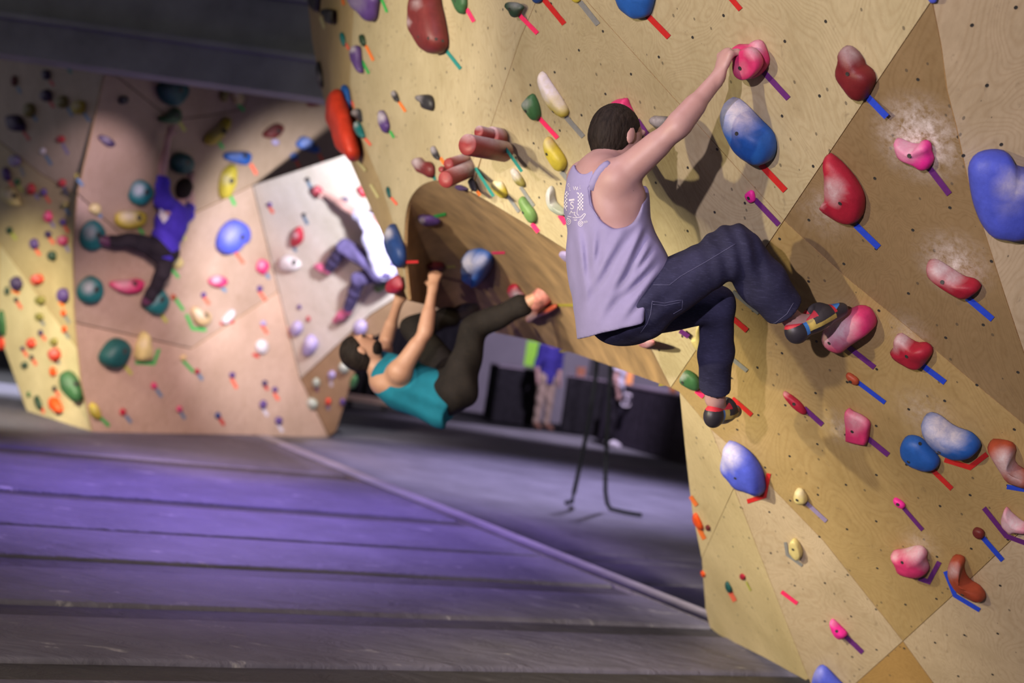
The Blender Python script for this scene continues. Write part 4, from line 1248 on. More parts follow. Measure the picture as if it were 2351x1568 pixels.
# (facet, crop, outline or ellipse, colour, chalk 0..1, tape points, tape colour, own label or None, bulge)
FAR = [
    ('KL', 11, (365, 250, 38, 42), 'darkpurple', 0, [(398, 295), (430, 338)], 'red', None, .5),
    ('KL', 11, (365, 415, 50, 50), 'darkpurple', 0, [(398, 462), (430, 512)], 'red', None, .5),
    ('KL', 11, (495, 465, 55, 50), 'olive', .2, [(540, 512), (578, 578)], 'slate', None, .5),
    ('KL', 11, (625, 510, 60, 55), 'yellow', .5, [(672, 556), (715, 622)], 'slate', None, .5),
    ('KL', 11, [(35, 590), (60, 572), (150, 580), (205, 670), (185, 700), (80, 690)], 'darkpurple', .1, [(188, 705), (235, 772)], 'red', 'dark purple block hold high on the far left wall', .5),
    ('KL', 11, (110, 300, 28, 45), 'maroon', 0, [(138, 345), (165, 398)], 'slate', None, .5),
    ('KL', 11, (230, 530, 50, 60), 'olive', .2, [(262, 575), (296, 622)], 'slate', None, .5),
    ('KL', 11, (780, 190, 45, 35), 'black', 0, None, None, 'dark hold tucked under the black bulkhead left of the green ball', .5),
    ('KL', 11, (480, 768, 38, 30), 'red', .1, [(500, 802), (546, 888)], 'lilac', None, .5),
    ('KL', 11, (340, 860, 26, 26), 'white', .3, [(362, 892), (412, 972)], 'slate', None, .6),
    ('KL', 11, (115, 940, 46, 46), 'lilac', .6, [(160, 985), (192, 1062)], 'grey', None, .5),
    ('KL', 11, (45, 1045, 32, 62, -.4), 'purple', 0, [(72, 1098), (106, 1142)], 'salmon', None, .5),
    ('KL', 11, (135, 1105, 26, 26), 'green', 0, [(145, 1130), (180, 1185)], 'lime', None, .5),
    ('KL', 11, (245, 1165, 38, 46), 'red', .1, [(278, 1200), (308, 1245)], 'lilac', None, .5),
    ('KL', 11, (345, 1190, 30, 30), 'purple', .1, [(362, 1218), (402, 1275)], 'salmon', None, .5),
    ('KL', 11, [(0, 1170), (60, 1145), (110, 1180), (165, 1280), (150, 1300), (60, 1270), (5, 1240)], 'cream', .6, None, None, 'boxy cream and white hold at the left frame edge', .5),
    ('KL', 11, (490, 1115, 32, 36), 'red', .1, [(508, 1148), (538, 1208)], 'lilac', None, .5),
    ('KL', 11, (512, 1292, 30, 30), 'olive', .2, [(523, 1318), (556, 1372)], 'slate', None, .5),
    ('KL', 11, (380, 1385, 38, 46), 'pink', .3, [(405, 1425), (435, 1470)], 'lilac', None, .5),
    ('KL', 11, (500, 1430, 28, 28), 'purple', .1, [(514, 1458), (548, 1515)], 'salmon', None, .5),
    ('KL', 11, (70, 1490, 20, 22), 'black', 0, None, None, None, .5),
    ('KM', 11, (612, 1060, 22, 22), 'olive', 0, [(620, 1082), (662, 1138)], 'slate', 'small olive hold on the ridge between the two far faces', .5),
    ('KM', 11, [(780, 745), (850, 738), (930, 800), (910, 826), (850, 818)], 'darkpurple', .4, None, None, 'purple and black wedge hold near the pink-lit patch', .4),
    ('KM', 11, (990, 455, 45, 36), 'black', .2, None, None, 'dim grey hold left of the highest green ball', .5),
    ('KM', 11, (1388, 385, 132, 112), 'darkteal', .15, None, None, 'highest dark green ball just under the black bulkhead', .55),
    ('KM', 11, [(1255, 600), (1340, 570), (1400, 520), (1450, 530), (1460, 590), (1420, 640), (1300, 630)], 'green', .3, [(1436, 628), (1482, 702)], 'lime', 'green hold in the blue-shirted climber\'s raised hand', .5),
    ('KM', 11, (1462, 962, 106, 96), 'darkteal', .1, None, None, 'dark green ball above the blue-shirted climber\'s head', .55),
    ('KM', 11, (1130, 1200, 100, 106), 'teal', .75, None, None, 'teal ball with a chalky face left of the blue-shirted climber', .55),
    ('KM', 11, [(710, 1330), (735, 1285), (790, 1285), (812, 1330), (795, 1365), (760, 1370)], 'cream', .2, [(785, 1355), (812, 1392)], 'slate', 'small cream hold above the topmost left teal ball', .5),
    ('KM', 11, [(915, 1400), (940, 1350), (1050, 1340), (1160, 1350), (1190, 1390), (1180, 1440), (1120, 1470), (1000, 1480), (930, 1450)], 'yellow', .7, [(1110, 1478), (1150, 1520)], 'green', 'long yellow pill hold behind the blue-shirted climber', .5),
    ('KM', 11, (1452, 1470, 56, 58), 'teal', .5, [(1455, 1520), (1480, 1568)], 'lime', 'teal hold at the right hip of the blue-shirted climber', .5),
    ('KM', 12, (668, 135, 102, 112), 'teal', .7, None, None, 'teal ball under the blue-shirted climber\'s left foot', .55),
    ('KM', 12, (652, 530, 106, 102), 'teal', .8, None, None, 'round teal ball with white chalk near the ridge', .55),
    ('KM', 12, (1120, 600, 102, 102), 'teal', .4, [(1150, 678), (1202, 752)], 'lime', 'green ball under the blue-shirted climber\'s right foot', .55),
    ('KM', 12, [(780, 470), (820, 455), (930, 450), (1040, 450), (1050, 500), (1000, 540), (880, 540), (800, 500)], 'pink', .75, None, None, 'long pink and white bar hold left of the blue-shirted climber\'s shin', .5),
    ('KM', 12, [(705, 1010), (760, 910), (830, 870), (910, 885), (955, 940), (940, 1010), (880, 1080), (780, 1080)], 'darkteal', 0, [(895, 1060), (948, 1128)], 'lime', 'dark teal pear hold near the foot of the far wall', .5),
    ('KM', 12, [(1010, 840), (1040, 820), (1062, 840), (1108, 1005), (1065, 1032), (975, 1010)], 'cream', .4, [(975, 1042), (1108, 1050), (1146, 945)], 'green', 'pale yellow cone hold framed by bent green tape', .5),
    ('KL', 12, [(430, 1120), (470, 1105), (520, 1130), (565, 1185), (602, 1262), (582, 1328), (500, 1290), (432, 1220)], 'green', .15, None, None, 'large green pear hold at the far wall\'s lower ridge', .45),
    ('KL', 12, [(350, 1300), (385, 1295), (425, 1320), (455, 1390), (410, 1402), (350, 1362)], 'orange', 0, None, None, 'bright orange block low on the far yellow wall', .5),
    ('KM', 12, [(645, 1345), (680, 1335), (720, 1390), (735, 1440), (700, 1455), (655, 1410)], 'yellow', .2, [(722, 1438), (788, 1500)], 'green', 'dull yellow hold at the far wall\'s bottom corner', .5),
    ('KM', 12, (885, 1400, 25, 25), 'crimson', 0, [(905, 1425), (945, 1475)], 'slate', None, .5),
    ('KM', 12, (1110, 1210, 25, 25), 'pink', 0, [(1125, 1232), (1165, 1290)], 'slate', None, .5),
    ('KM', 12, (1292, 1378, 22, 22), 'pink', .2, [(1298, 1392), (1332, 1448)], 'slate', None, .5),
    ('KM', 12, (1250, 572, 22, 22), 'rust', 0, [(1252, 565), (1322, 668)], 'green', None, .5),
    ('KM', 12, (1322, 1008, 26, 22), 'beige', 0, [(1312, 1022), (1396, 1112)], 'green', None, .5),
    ('KM', 12, (1275, 325, 50, 46), 'cream', .3, [(1240, 372), (1288, 432)], 'green', None, .5),
    ('KL', 12, (245, 190, 35, 40), 'purple', .1, [(255, 225), (288, 268)], 'salmon', None, .5),
    ('KL', 12, (345, 120, 26, 26), 'darkpurple', 0, [(352, 142), (388, 188)], 'salmon', None, .5),
    ('KL', 12, (450, 165, 42, 36), 'pink', .4, [(470, 195), (495, 245)], 'lilac', None, .5),
    ('KL', 12, (65, 90, 25, 26), 'darkgreen', 0, [(80, 110), (118, 155)], 'lime', None, .5),
    ('KL', 12, (370, 275, 36, 34), 'darkgreen', .1, None, None, None, .5),
    ('KL', 12, (115, 475, 46, 56), 'darkpurple', .1, [(85, 525), (140, 545)], 'orange', None, .5),
    ('KL', 12, (265, 445, 50, 40), 'redorange', .3, None, None, None, .5),
    ('KL', 12, (450, 558, 46, 52), 'purple', .1, [(425, 605), (460, 640)], 'orange', None, .5),
    ('KL', 12, (455, 688, 20, 25), 'orange', 0, [(468, 705), (500, 760)], 'grey', None, .5),
    ('KL', 12, (285, 595, 40, 34), 'olive', 0, None, None, None, .5),
    ('KL', 12, (50, 530, 20, 30), 'darkgreen', .2, None, None, None, .5),
    ('KL', 12, (115, 590, 16, 18), 'black', 0, [(122, 605), (155, 655)], 'salmon', None, .5),
    ('KL', 12, (282, 715, 36, 30), 'olive', 0, [(290, 735), (320, 775)], 'grey', None, .5),
    ('KL', 12, (290, 828, 20, 22), 'darkpurple', 0, [(300, 845), (328, 882)], 'salmon', None, .5),
    ('KL', 12, (460, 805, 20, 25), 'orange', 0, [(470, 825), (498, 870)], 'grey', None, .5),
    ('KL', 12, (222, 905, 36, 36), 'redorange', .1, None, None, None, .5),
    ('KL', 12, (385, 895, 34, 30), 'olive', 0, None, None, None, .5),
    ('KL', 12, (160, 942, 15, 17), 'darkpurple', 0, [(168, 955), (195, 1000)], 'salmon', None, .5),
    ('KL', 12, (390, 985, 46, 50), 'redorange', .35, [(405, 1020), (430, 1055)], 'grey', None, .5),
    ('KL', 12, (226, 1005, 18, 20), 'black', 0, [(234, 1018), (262, 1062)], 'salmon', None, .5),
    ('KL', 12, (175, 1062, 26, 26), 'darkgreen', .1, None, None, None, .5),
    ('KL', 12, (380, 1108, 26, 34), 'orange', 0, None, None, None, .5),
    ('KL', 12, (390, 1230, 18, 20), 'black', 0, [(398, 1245), (428, 1288)], 'salmon', None, .5),
    ('KL', 12, (272, 1332, 24, 58, -.4), 'darkgreen', 0, [(298, 1365), (318, 1405)], 'salmon', None, .5),
    ('KL', 12, (205, 1272, 15, 22), 'green', 0, None, None, None, .5),
    ('KL', 12, [(-10, 680), (20, 670), (40, 760), (35, 840), (5, 850), (-12, 780)], 'green', 0, None, None, 'green hold cut by the left frame edge', .5),
    ('KL', 12, [(-10, 880), (15, 860), (32, 900), (22, 945), (-8, 950)], 'redorange', 0, None, None, 'red orange hold cut by the left frame edge below the green one', .5),
    # upper right of the far wall
    ('KM', 13, [(505, 225), (560, 195), (600, 240), (635, 310), (605, 352), (550, 335)], 'cream', .4, [(572, 348), (632, 412)], 'green', 'chalky yellow hold under the black bulkhead with green tape', .5),
    ('KM', 13, (452, 262, 45, 70), 'olive', 0, None, None, 'dim olive hold under the bulkhead right of the green ball', .5),
    ('KM', 13, (350, 197, 50, 25), 'olive', .1, None, None, 'low olive sliver hold touching the black bulkhead', .5),
    ('KM', 13, [(258, 672), (300, 620), (400, 560), (475, 482), (528, 490), (500, 560), (420, 650), (350, 712), (285, 712)], 'yellow', .4, [(393, 678), (442, 748)], 'green', 'yellow banana hold right of the green ball', .4),
    ('KM', 13, [(792, 612), (900, 540), (992, 540), (972, 612), (900, 652), (820, 652)], 'maroon', .1, None, None, 'dark red wedge hold casting a shadow below the bulkhead', .6),
    ('KM', 13, (912, 692, 36, 30), 'lilac', .5, None, None, 'small lilac hold directly under the dark red wedge', .5),
    ('KM', 13, [(438, 802), (500, 778), (620, 782), (702, 792), (706, 842), (660, 902), (560, 882), (450, 842)], 'blue', .25, [(688, 888), (742, 982)], 'salmon', 'long blue ledge hold above the yellow spindle', .5),
    ('KM', 13, (1080, 825, 40, 36), 'blue', .2, [(1092, 848), (1128, 918)], 'salmon', 'small blue hold between the two long blue ledges', .5),
    ('KM', 13, [(1092, 712), (1140, 650), (1190, 642), (1260, 700), (1325, 762), (1300, 792), (1250, 788), (1120, 742)], 'blue', .35, [(1302, 798), (1342, 872)], 'salmon', 'blue slanted ledge hold nearest the big yellow wall', .5),
    ('KM', 13, [(402, 1082), (430, 960), (520, 898), (558, 920), (558, 1080), (482, 1202), (430, 1192)], 'yellow', .5, [(508, 1178), (548, 1262)], 'green', 'yellow spindle hold right of the blue-shirted climber\'s head', .5),
    ('KM', 13, [(1438, 892), (1510, 818), (1560, 850), (1482, 904)], 'maroon', 0, [(1463, 902), (1488, 972)], 'slate', 'dark red flake hold beside the big wall\'s silhouette', .4),
    ('KM', 13, (1255, 345, 70, 28), 'maroon', 0, None, None, 'dark red hold under the bulkhead beside the orange volume', .4),
    ('KR', 13, (1285, 1135, 52, 52), 'crimson', .3, None, None, 'magenta hold in the white-shirted climber\'s hand', .5),
    ('KR', 13, (1200, 1028, 20, 22), 'black', 0, [(1203, 1045), (1232, 1112)], 'slate', None, .5),
    ('KR', 13, (855, 1255, 22, 22), 'purple', 0, [(853, 1272), (892, 1332)], 'salmon', None, .5),
    ('KR', 13, (1165, 1345, 18, 18), 'black', 0, [(1162, 1358), (1202, 1432)], 'slate', None, .5),
    ('KR', 13, (1530, 1210, 36, 26), 'darkpurple', .4, None, None, None, .5),
    ('KR', 13, [(1645, 1110), (1690, 1090), (1745, 1140), (1740, 1185), (1690, 1180)], 'crimson', .2, None, None, 'dark red hold against the big wall\'s left silhouette', .5),
    ('KM', 14, [(295, 190), (310, 110), (360, 45), (440, 15), (520, 50), (552, 120), (530, 180), (480, 190), (450, 230), (400, 255), (330, 250)], 'violetblue', .35, [(428, 236), (492, 325)], 'salmon', 'big blue ball hold with a notch near the lit panel', .5),
    ('KR', 14, [(815, 195), (835, 110), (862, 68), (900, 70), (905, 160), (850, 212)], 'crimson', .7, [(840, 205), (862, 240)], 'slate', 'pink and white blade hold on the lit panel', .4),
    ('KR', 14, [(728, 350), (745, 290), (790, 270), (860, 290), (895, 325), (870, 365), (780, 378)], 'white', .5, None, None, 'white and blue lens hold on the lit panel', .45),
    ('KM', 14, (625, 345, 46, 56), 'pink', .5, [(645, 388), (672, 430)], 'slate', None, .5),
    ('KM', 14, (310, 450, 76, 42), 'pink', .8, [(332, 488), (368, 522)], 'slate', None, .5),
    ('KM', 14, (605, 500, 22, 22), 'purple', 0, [(598, 515), (648, 588)], 'salmon', None, .5),
    ('KM', 14, (207, 545, 20, 20), 'purple', 0, [(210, 558), (248, 612)], 'salmon', None, .5),
    ('KM', 14, [(118, 645), (160, 628), (200, 672), (250, 668), (270, 712), (240, 762), (180, 762), (138, 720)], 'beige', .6, [(85, 680), (130, 782), (228, 792)], 'green', 'cream moon-shaped hold framed by bent green tape', .45),
    ('KM', 14, [(333, 722), (400, 655), (436, 658), (402, 722), (360, 752)], 'white', .5, [(325, 748), (422, 732)], 'red', 'white and black flake hold on a red tape', .45),
    ('KM', 14, (630, 745, 20, 20), 'lilac', .1, [(618, 760), (658, 818)], 'salmon', None, .5),
    ('KM', 14, (618, 910, 48, 50), 'white', .7, [(555, 962), (600, 982)], 'red', None, .5),
    ('KM', 14, (410, 1110, 22, 22), 'purple', 0, [(403, 1132), (442, 1205)], 'salmon', None, .5),
    ('KM', 14, (640, 1168, 22, 22), 'darkpurple', 0, [(636, 1182), (662, 1214)], 'red', None, .5),
    ('KM', 14, (712, 1212, 20, 20), 'purple', 0, [(704, 1235), (738, 1288)], 'salmon', None, .5),
    ('KM', 14, (630, 1318, 28, 30), 'purple', .1, [(624, 1342), (660, 1398)], 'white', None, .5),
    ('KM', 14, (740, 1432, 28, 28), 'purple', .1, [(728, 1452), (766, 1512)], 'white', None, .5),
    ('KM', 14, (310, 1395, 22, 22), 'darkblue', 0, [(318, 1410), (352, 1464)], 'red', None, .5),
    ('KM', 14, (163, 1085, 20, 20), 'crimson', 0, [(168, 1098), (200, 1145)], 'slate', None, .5),
    ('KR', 14, (858, 785, 42, 58, .2), 'lilac', .6, [(790, 770), (812, 850)], 'salmon', None, .45),
    ('KR', 14, [(898, 970), (935, 845), (975, 828), (1012, 892), (962, 972)], 'lilac', .6, None, None, 'lilac shard hold near the lit panel\'s lower tip', .45),
    ('KR', 14, (1310, 775, 50, 56), 'lilac', .6, None, None, 'lilac hold just above the hanging climber\'s hair', .45),
    ('KR', 14, (880, 630, 16, 18), 'purple', 0, None, None, None, .5),
    ('KR', 14, (945, 715, 14, 22), 'crimson', .3, None, None, None, .5),
    ('KR', 14, [(1400, 500), (1430, 450), (1475, 445), (1490, 490), (1440, 530)], 'palegreen', .6, None, None, 'pale green hold between the white-shirted climber and the red block', .5),
    ('KB', 14, (1195, 1060, 40, 40), 'greywhite', .5, None, None, None, .5),
    ('KB', 14, (1110, 1108, 26, 30), 'lilac', .2, [(1102, 1130), (1110, 1192)], 'white', None, .5),
    ('KB', 14, (1000, 1165, 28, 34), 'greywhite', .3, [(1002, 1190), (1012, 1226)], 'purple', None, .5),
    ('KB', 14, (890, 1220, 22, 24), 'redorange', .1, [(888, 1240), (896, 1280)], 'lilac', None, .5),
    ('KB', 14, (968, 1318, 46, 44), 'greywhite', .4, [(962, 1358), (972, 1398)], 'purple', None, .5),
    ('KB', 14, [(903, 1492), (920, 1440), (936, 1408), (970, 1480), (950, 1512)], 'redorange', 0, None, None, 'red orange spike hold low on the far wall\'s right foot', .5),
    ('KB', 14, (1085, 1300, 20, 24), 'redorange', .1, [(1082, 1320), (1090, 1355)], 'lilac', None, .5),
    ('KB', 14, (1185, 1300, 18, 28), 'purple', .1, None, None, None, .5),
    ('KB', 14, [(1235, 1190), (1250, 1130), (1285, 1110), (1290, 1160), (1262, 1210)], 'green', 0, None, None, 'green hold at the right rim of the far wall', .5),
    ('KB', 14, (815, 1330, 22, 24), 'greywhite', .2, [(808, 1350), (826, 1398)], 'purple', None, .5),
]
CWORD = dict(darkpurple='dark purple', darkteal='dark teal', darkgreen='dark green', palegreen='pale green', violetblue='bright blue', redorange='red orange', greywhite='greyish white', darkblue='dark blue', crimson='red')
MARKS = [(385, 500, 'the blue-shirted climber'), (830, 600, 'the white-shirted climber'), (540, 544, 'the notched blue ball'), (268, 812, 'the dark teal pear'), (207, 669, 'the chalky teal ball'),
         (163, 886, 'the green pear on the ridge'), (127, 930, 'the bright orange block'), (460, 733, 'the cream moon hold'), (34, 285, 'the dark purple block'), (180, 245, 'the high yellow hold'),
         (825, 805, 'the hanging climber\'s head'), (20, 452, 'the boxy cream hold'), (660, 605, 'the white and blue lens'), (700, 980, 'the red orange spike'), (140, 350, 'the pink-lit patch'), (212, 541, 'the left-foot ball')]
FNAME = {'KL': 'far left wall', 'KM': 'far middle wall', 'KR': 'lit panel', 'KB': 'far wall\'s right foot'}
recs = []
for f, c, shape, colr, ch, tp, tc, lab, H in FAR:
    out = list(shape) if isinstance(shape, list) else ell(*shape)
    px = crop_px(c, out)
    x = sum(p[0] for p in px) / len(px)
    y = sum(p[1] for p in px) / len(px)
    w = max(p[0] for p in px) - min(p[0] for p in px)
    auto = lab is None
    if auto:
        size = 'tiny' if w < 13 else 'small' if w < 24 else 'medium'
        mk_ = min(MARKS, key=lambda m: (m[0] - x) ** 2 + (m[1] - y) ** 2)
        dx, dy = x - mk_[0], y - mk_[1]
        v = 'above' if dy < -18 else 'below' if dy > 18 else ''
        h = 'left' if dx < -18 else 'right' if dx > 18 else ''
        where = ('%s %s of' % (v, h)) if v and h else v if v else ('%s of' % h if h else 'beside')
        lab = '%s %s hold %s %s' % (size, CWORD.get(colr, colr), where, mk_[2])
    recs.append([f, c, out, colr, ch, tp, tc, lab, H, x, y, auto])
for rnd in range(2):                       # labels that are still alike get their tape, then their order
    byl = {}
    for r in recs:
        byl.setdefault(r[7], []).append(r)
    for l, rs in byl.items():
        if len(rs) < 2:
            continue
        if rnd == 0 and len({r[6] for r in rs}) > 1:
            for r in rs:
                r[7] = l + (', with %s tape' % r[6] if r[6] else ', without tape')
        else:
            rs.sort(key=lambda r: r[10])
            names = {2: ['upper', 'lower'], 3: ['uppermost', 'middle', 'lowest']}.get(len(rs)) or ['topmost', 'second', 'third', 'fourth', 'fifth', 'sixth'][:len(rs)]
            for nme, r in zip(names, rs):
                r[7] = nme + ' ' + l
for f, c, out, colr, ch, tp, tc, lab, H, x, y, auto in recs:
    w = max(p[0] for p in out) - min(p[0] for p in out)
    cx_ = sum(p[0] for p in out) / len(out)
    cy_ = sum(p[1] for p in out) / len(out)
    hold(f, c, out, colr, lab, H=H, chalk=[(cx_ - .1 * w, cy_ - .15 * w, .27 * w, ch * .9)] if ch else (), n=18, group='holds of the far wall', bolt=(cx_ + .22 * w, cy_ - .05 * w) if w > 150 else None, bscale=5.0)  # big balls: a scaled dark disc paints the shade of their recess
    if tp:
        wd = {'white': 'white', 'slate': 'slate blue', 'lime': 'yellow green'}.get(tc, tc)
        short = lab.split(', with')[0]
        if len(lab.split()) > 11:
            short = short.replace('tiny ', '').replace('small ', '').replace('medium ', '')
        if len(lab.split(', with')) > 1 and sum(1 for r in recs if r[7].startswith(short) and r[6] == tc) > 1:
            short = lab
        lab2 = '%s tape by the %s' % (wd, short)
        if len(lab2.split()) > 16:
            lab2 = lab2.replace('slate blue', 'slate').replace('yellow green', 'lime').replace('the ', '')
        tape(f, c, tp, tc, lab2, 7.5, 'tapes of the far wall')
tape('KL', 11, [(530, 183), (572, 238)], 'teal', 'teal tape high on the far left wall below the bulkhead', 7, 'tapes of the far wall')

# ================================================================== people
class Field:
    """A signed distance field on a grid, joined from soft shapes, then skinned."""
    def __init__(self, h):
        self.h, self.ops = h, []

    def cone(self, a, b, ra, rb=None, k=0.02, sub=False, flat=None):
        self.ops.append(('c', Vector(a), Vector(b), ra, ra if rb is None else rb, k, sub, flat))
        return self

    def ell(self, c, axes, r, k=0.02, sub=False):
        self.ops.append(('e', Vector(c), axes, r, k, sub))
        return self

    def cut(self, p, n, k=0.004):
        self.ops.append(('p', Vector(p), Vector(n).normalized(), k))
        return self

    def warp(self, fn):
        self.ops.append(('w', fn))
        return self

    def bounds(self):
        lo, hi = np.full(3, 1e9), np.full(3, -1e9)
        for o in self.ops:
            if o[0] == 'c' and not o[6]:
                m = max(o[3], o[4]) * (max(1, o[7][1]) if o[7] else 1)
                for q in (o[1], o[2]):
                    lo = np.minimum(lo, np.array(q) - m)
                    hi = np.maximum(hi, np.array(q) + m)
            elif o[0] == 'e' and not o[5]:
                m = max(o[3])
                lo = np.minimum(lo, np.array(o[1]) - m)
                hi = np.maximum(hi, np.array(o[1]) + m)
        pad = 4 * self.h + 0.012
        return lo - pad, hi + pad

    def build(self):
        h = self.h
        lo, hi = self.bounds()
        dims = np.ceil((hi - lo) / h).astype(int) + 1
        ax = [lo[i] + h * np.arange(dims[i]) for i in range(3)]
        F = np.full(dims, 10.0, np.float32)

        def block(c0, c1, m):
            sl = []
            for i in range(3):
                a = int(max(0, math.floor((min(c0[i], c1[i]) - m - lo[i]) / h)))
                b = int(min(dims[i], math.ceil((max(c0[i], c1[i]) + m - lo[i]) / h) + 1))
                sl.append(slice(a, max(a, b)))
            return tuple(sl)

        def grids(sl):
            return (ax[0][sl[0]][:, None, None], ax[1][sl[1]][None, :, None], ax[2][sl[2]][None, None, :])

        def smin(a, b, k):
            t = np.maximum(k - np.abs(a - b), 0) / k
            return np.minimum(a, b) - t * t * k * 0.25

        for o in self.ops:
            if o[0] == 'c':
                _, a, b, ra, rb, k, sub, flat = o
                m = max(ra, rb) * (max(1, flat[1]) if flat else 1) + k + 3 * h
                sl = block(a, b, m)
                X, Y, Z = grids(sl)
                ba = np.array(b - a)
                L2 = max(1e-12, float(ba @ ba))
                px, py, pz = X - a.x, Y - a.y, Z - a.z
                t = np.clip((px * ba[0] + py * ba[1] + pz * ba[2]) / L2, 0, 1)
                qx, qy, qz = px - t * ba[0], py - t * ba[1], pz - t * ba[2]
                if flat:
                    f = flat[0]
                    dn = (qx * f.x + qy * f.y + qz * f.z) * (1 / flat[1] - 1)
                    qx, qy, qz = qx + dn * f.x, qy + dn * f.y, qz + dn * f.z
                d = np.sqrt(qx * qx + qy * qy + qz * qz) - (ra + (rb - ra) * t)
            elif o[0] == 'e':
                _, c, A, r, k, sub = o
                m = max(r) + k + 3 * h
                sl = block(c, c, m)
                X, Y, Z = grids(sl)
                px, py, pz = X - c.x, Y - c.y, Z - c.z
                q = [(px * A[i].x + py * A[i].y + pz * A[i].z) for i in range(3)]
                k0 = np.sqrt(sum((q[i] / r[i]) ** 2 for i in range(3)))
                k1 = np.sqrt(sum((q[i] / r[i] ** 2) ** 2 for i in range(3))) + 1e-9
                d = k0 * (k0 - 1) / k1
                d = np.where(k0 < 1e-6, -min(r), d)
            elif o[0] == 'p':
                _, p, n, k = o
                X, Y, Z = grids((slice(None),) * 3)
                d = -((X - p.x) * n.x + (Y - p.y) * n.y + (Z - p.z) * n.z)   # keep the side n points to
                F = -smin(-F, -d, k)
                continue
            else:
                X, Y, Z = grids((slice(None),) * 3)
                F = F + o[1](X, Y, Z)
                continue
            if sub:
                F[sl] = -smin(-F[sl], d, k)
            else:
                F[sl] = smin(F[sl], d, k)
        return nets(F, lo, h)


def nets(F, lo, h):
    S = F < 0
    n = [s - 1 for s in F.shape]
    cnt = np.zeros(n, np.int8)
    cor = [(i, j, k) for i in (0, 1) for j in (0, 1) for k in (0, 1)]
    for i, j, k in cor:
        cnt += S[i:i + n[0], j:j + n[1], k:k + n[2]]
    act = (cnt > 0) & (cnt < 8)
    idx = np.argwhere(act)
    vals = np.stack([F[idx[:, 0] + i, idx[:, 1] + j, idx[:, 2] + k] for i, j, k in cor], 1)
    acc = np.zeros((len(idx), 3))
    num = np.zeros(len(idx))
    C = np.array(cor, float)
    for a in range(8):
        for b in range(a + 1, 8):
            if np.abs(C[a] - C[b]).sum() == 1:
                m = (vals[:, a] < 0) != (vals[:, b] < 0)
                t = np.where(m, vals[:, a] / np.where(m, vals[:, a] - vals[:, b], 1), 0)
                acc += m[:, None] * (C[a] + (C[b] - C[a]) * t[:, None])
                num += m
    V = lo + (idx + acc / np.maximum(num, 1)[:, None]) * h
    ids = np.full(n, -1, np.int64)
    ids[act] = np.arange(len(idx))
    faces = []
    for axis in range(3):
        a = [slice(1, -1)] * 3
        b = [slice(1, -1)] * 3
        a[axis], b[axis] = slice(0, -1), slice(1, None)
        s0, s1 = S[tuple(a)], S[tuple(b)]
        for flip, m in ((False, s0 & ~s1), (True, ~s0 & s1)):
            p = np.argwhere(m)
            if not len(p):
                continue
            off = np.array([1, 1, 1])
            off[axis] = 0
            p = p + off
            u, v = (axis + 1) % 3, (axis + 2) % 3
            q = []
            for du, dv in ((-1, -1), (0, -1), (0, 0), (-1, 0)):
                c = p.copy()
                c[:, u] += du
                c[:, v] += dv
                q.append(ids[c[:, 0], c[:, 1], c[:, 2]])
            q = np.stack(q, 1)
            faces.append(q[:, ::-1] if flip else q)
    return V, np.concatenate(faces)


def skin(name, field, mat, parent=None, loc=None):
    V, Fq = field.build()
    base = np.array(parent['_base'] if parent is not None else loc)
    me = bpy.data.meshes.new(name)
    me.vertices.add(len(V))
    me.vertices.foreach_set('co', (V - base).astype(np.float32).ravel())
    me.loops.add(Fq.size)
    me.loops.foreach_set('vertex_index', Fq.ravel().astype(np.int32))
    me.polygons.add(len(Fq))
    me.polygons.foreach_set('loop_start', (np.arange(len(Fq)) * 4).astype(np.int32))
    me.polygons.foreach_set('use_smooth', np.ones(len(Fq), bool))
    me.update(calc_edges=True)
    me.validate()
    o = bpy.data.objects.new(name, me)
    col.objects.link(o)
    if parent is not None:
        o.parent = parent
    else:
        o.location = tuple(base)
    o['_base'] = tuple(float(c) for c in base)
    for m in (mat if isinstance(mat, (list, tuple)) else [mat]):
        me.materials.append(m)
    return o


def frame(fwd, up):
    f = Vector(fwd).normalized()
    u = Vector(up)
    u = (u - f * u.dot(f)).normalized()
    r = f.cross(u).normalized()
    return r, f, u


def hand(F, w, tip, palm, right, sc=1.0, curl=0.9):
    """palm and five fingers; tip = where the knuckles point, palm = the way the palm faces"""
    a = (Vector(tip) - Vector(w)).normalized()
    b = Vector(palm)
    b = (b - a * b.dot(a)).normalized()
    c = a.cross(b) * (-1 if right else 1)          # towards the little finger
    w = Vector(w)
    F.cone(w - a * .01, w + a * .075 * sc, .026 * sc, .036 * sc, .02, flat=(b, .55))
    for i, (off, ln) in enumerate(((-.030, .040), (-.010, .045), (.010, .042), (.029, .033))):
        k = w + a * (.088 - .004 * abs(i - 1.3)) * sc + c * off * sc
        F.cone(w + a * .05 * sc + c * off * .7 * sc, k, .012 * sc, .0105 * sc, .008)
        d1 = (a * math.cos(curl * .7) + b * math.sin(curl * .7))
        d2 = (a * math.cos(curl * 1.6) + b * math.sin(curl * 1.6))
        k2 = k + d1 * ln * sc
        F.cone(k - b * .004 * sc, k - b * .002 * sc + a * .004, .0122 * sc, .0115 * sc, .006)
        F.cone(k, k2, .0100 * sc, .0092 * sc, .005)
        F.cone(k2, k2 + d2 * ln * .95 * sc, .0090 * sc, .0075 * sc, .005)
    t0 = w + a * .02 * sc - c * .026 * sc + b * .006
    t1 = t0 + (a * .6 - c * .6 + b * .5).normalized() * .042 * sc
    F.cone(t0, t1, .0145 * sc, .0115 * sc, .012)
    F.cone(t1, t1 + (a * .8 + b * .55).normalized() * .032 * sc, .011 * sc, .009 * sc, .006)


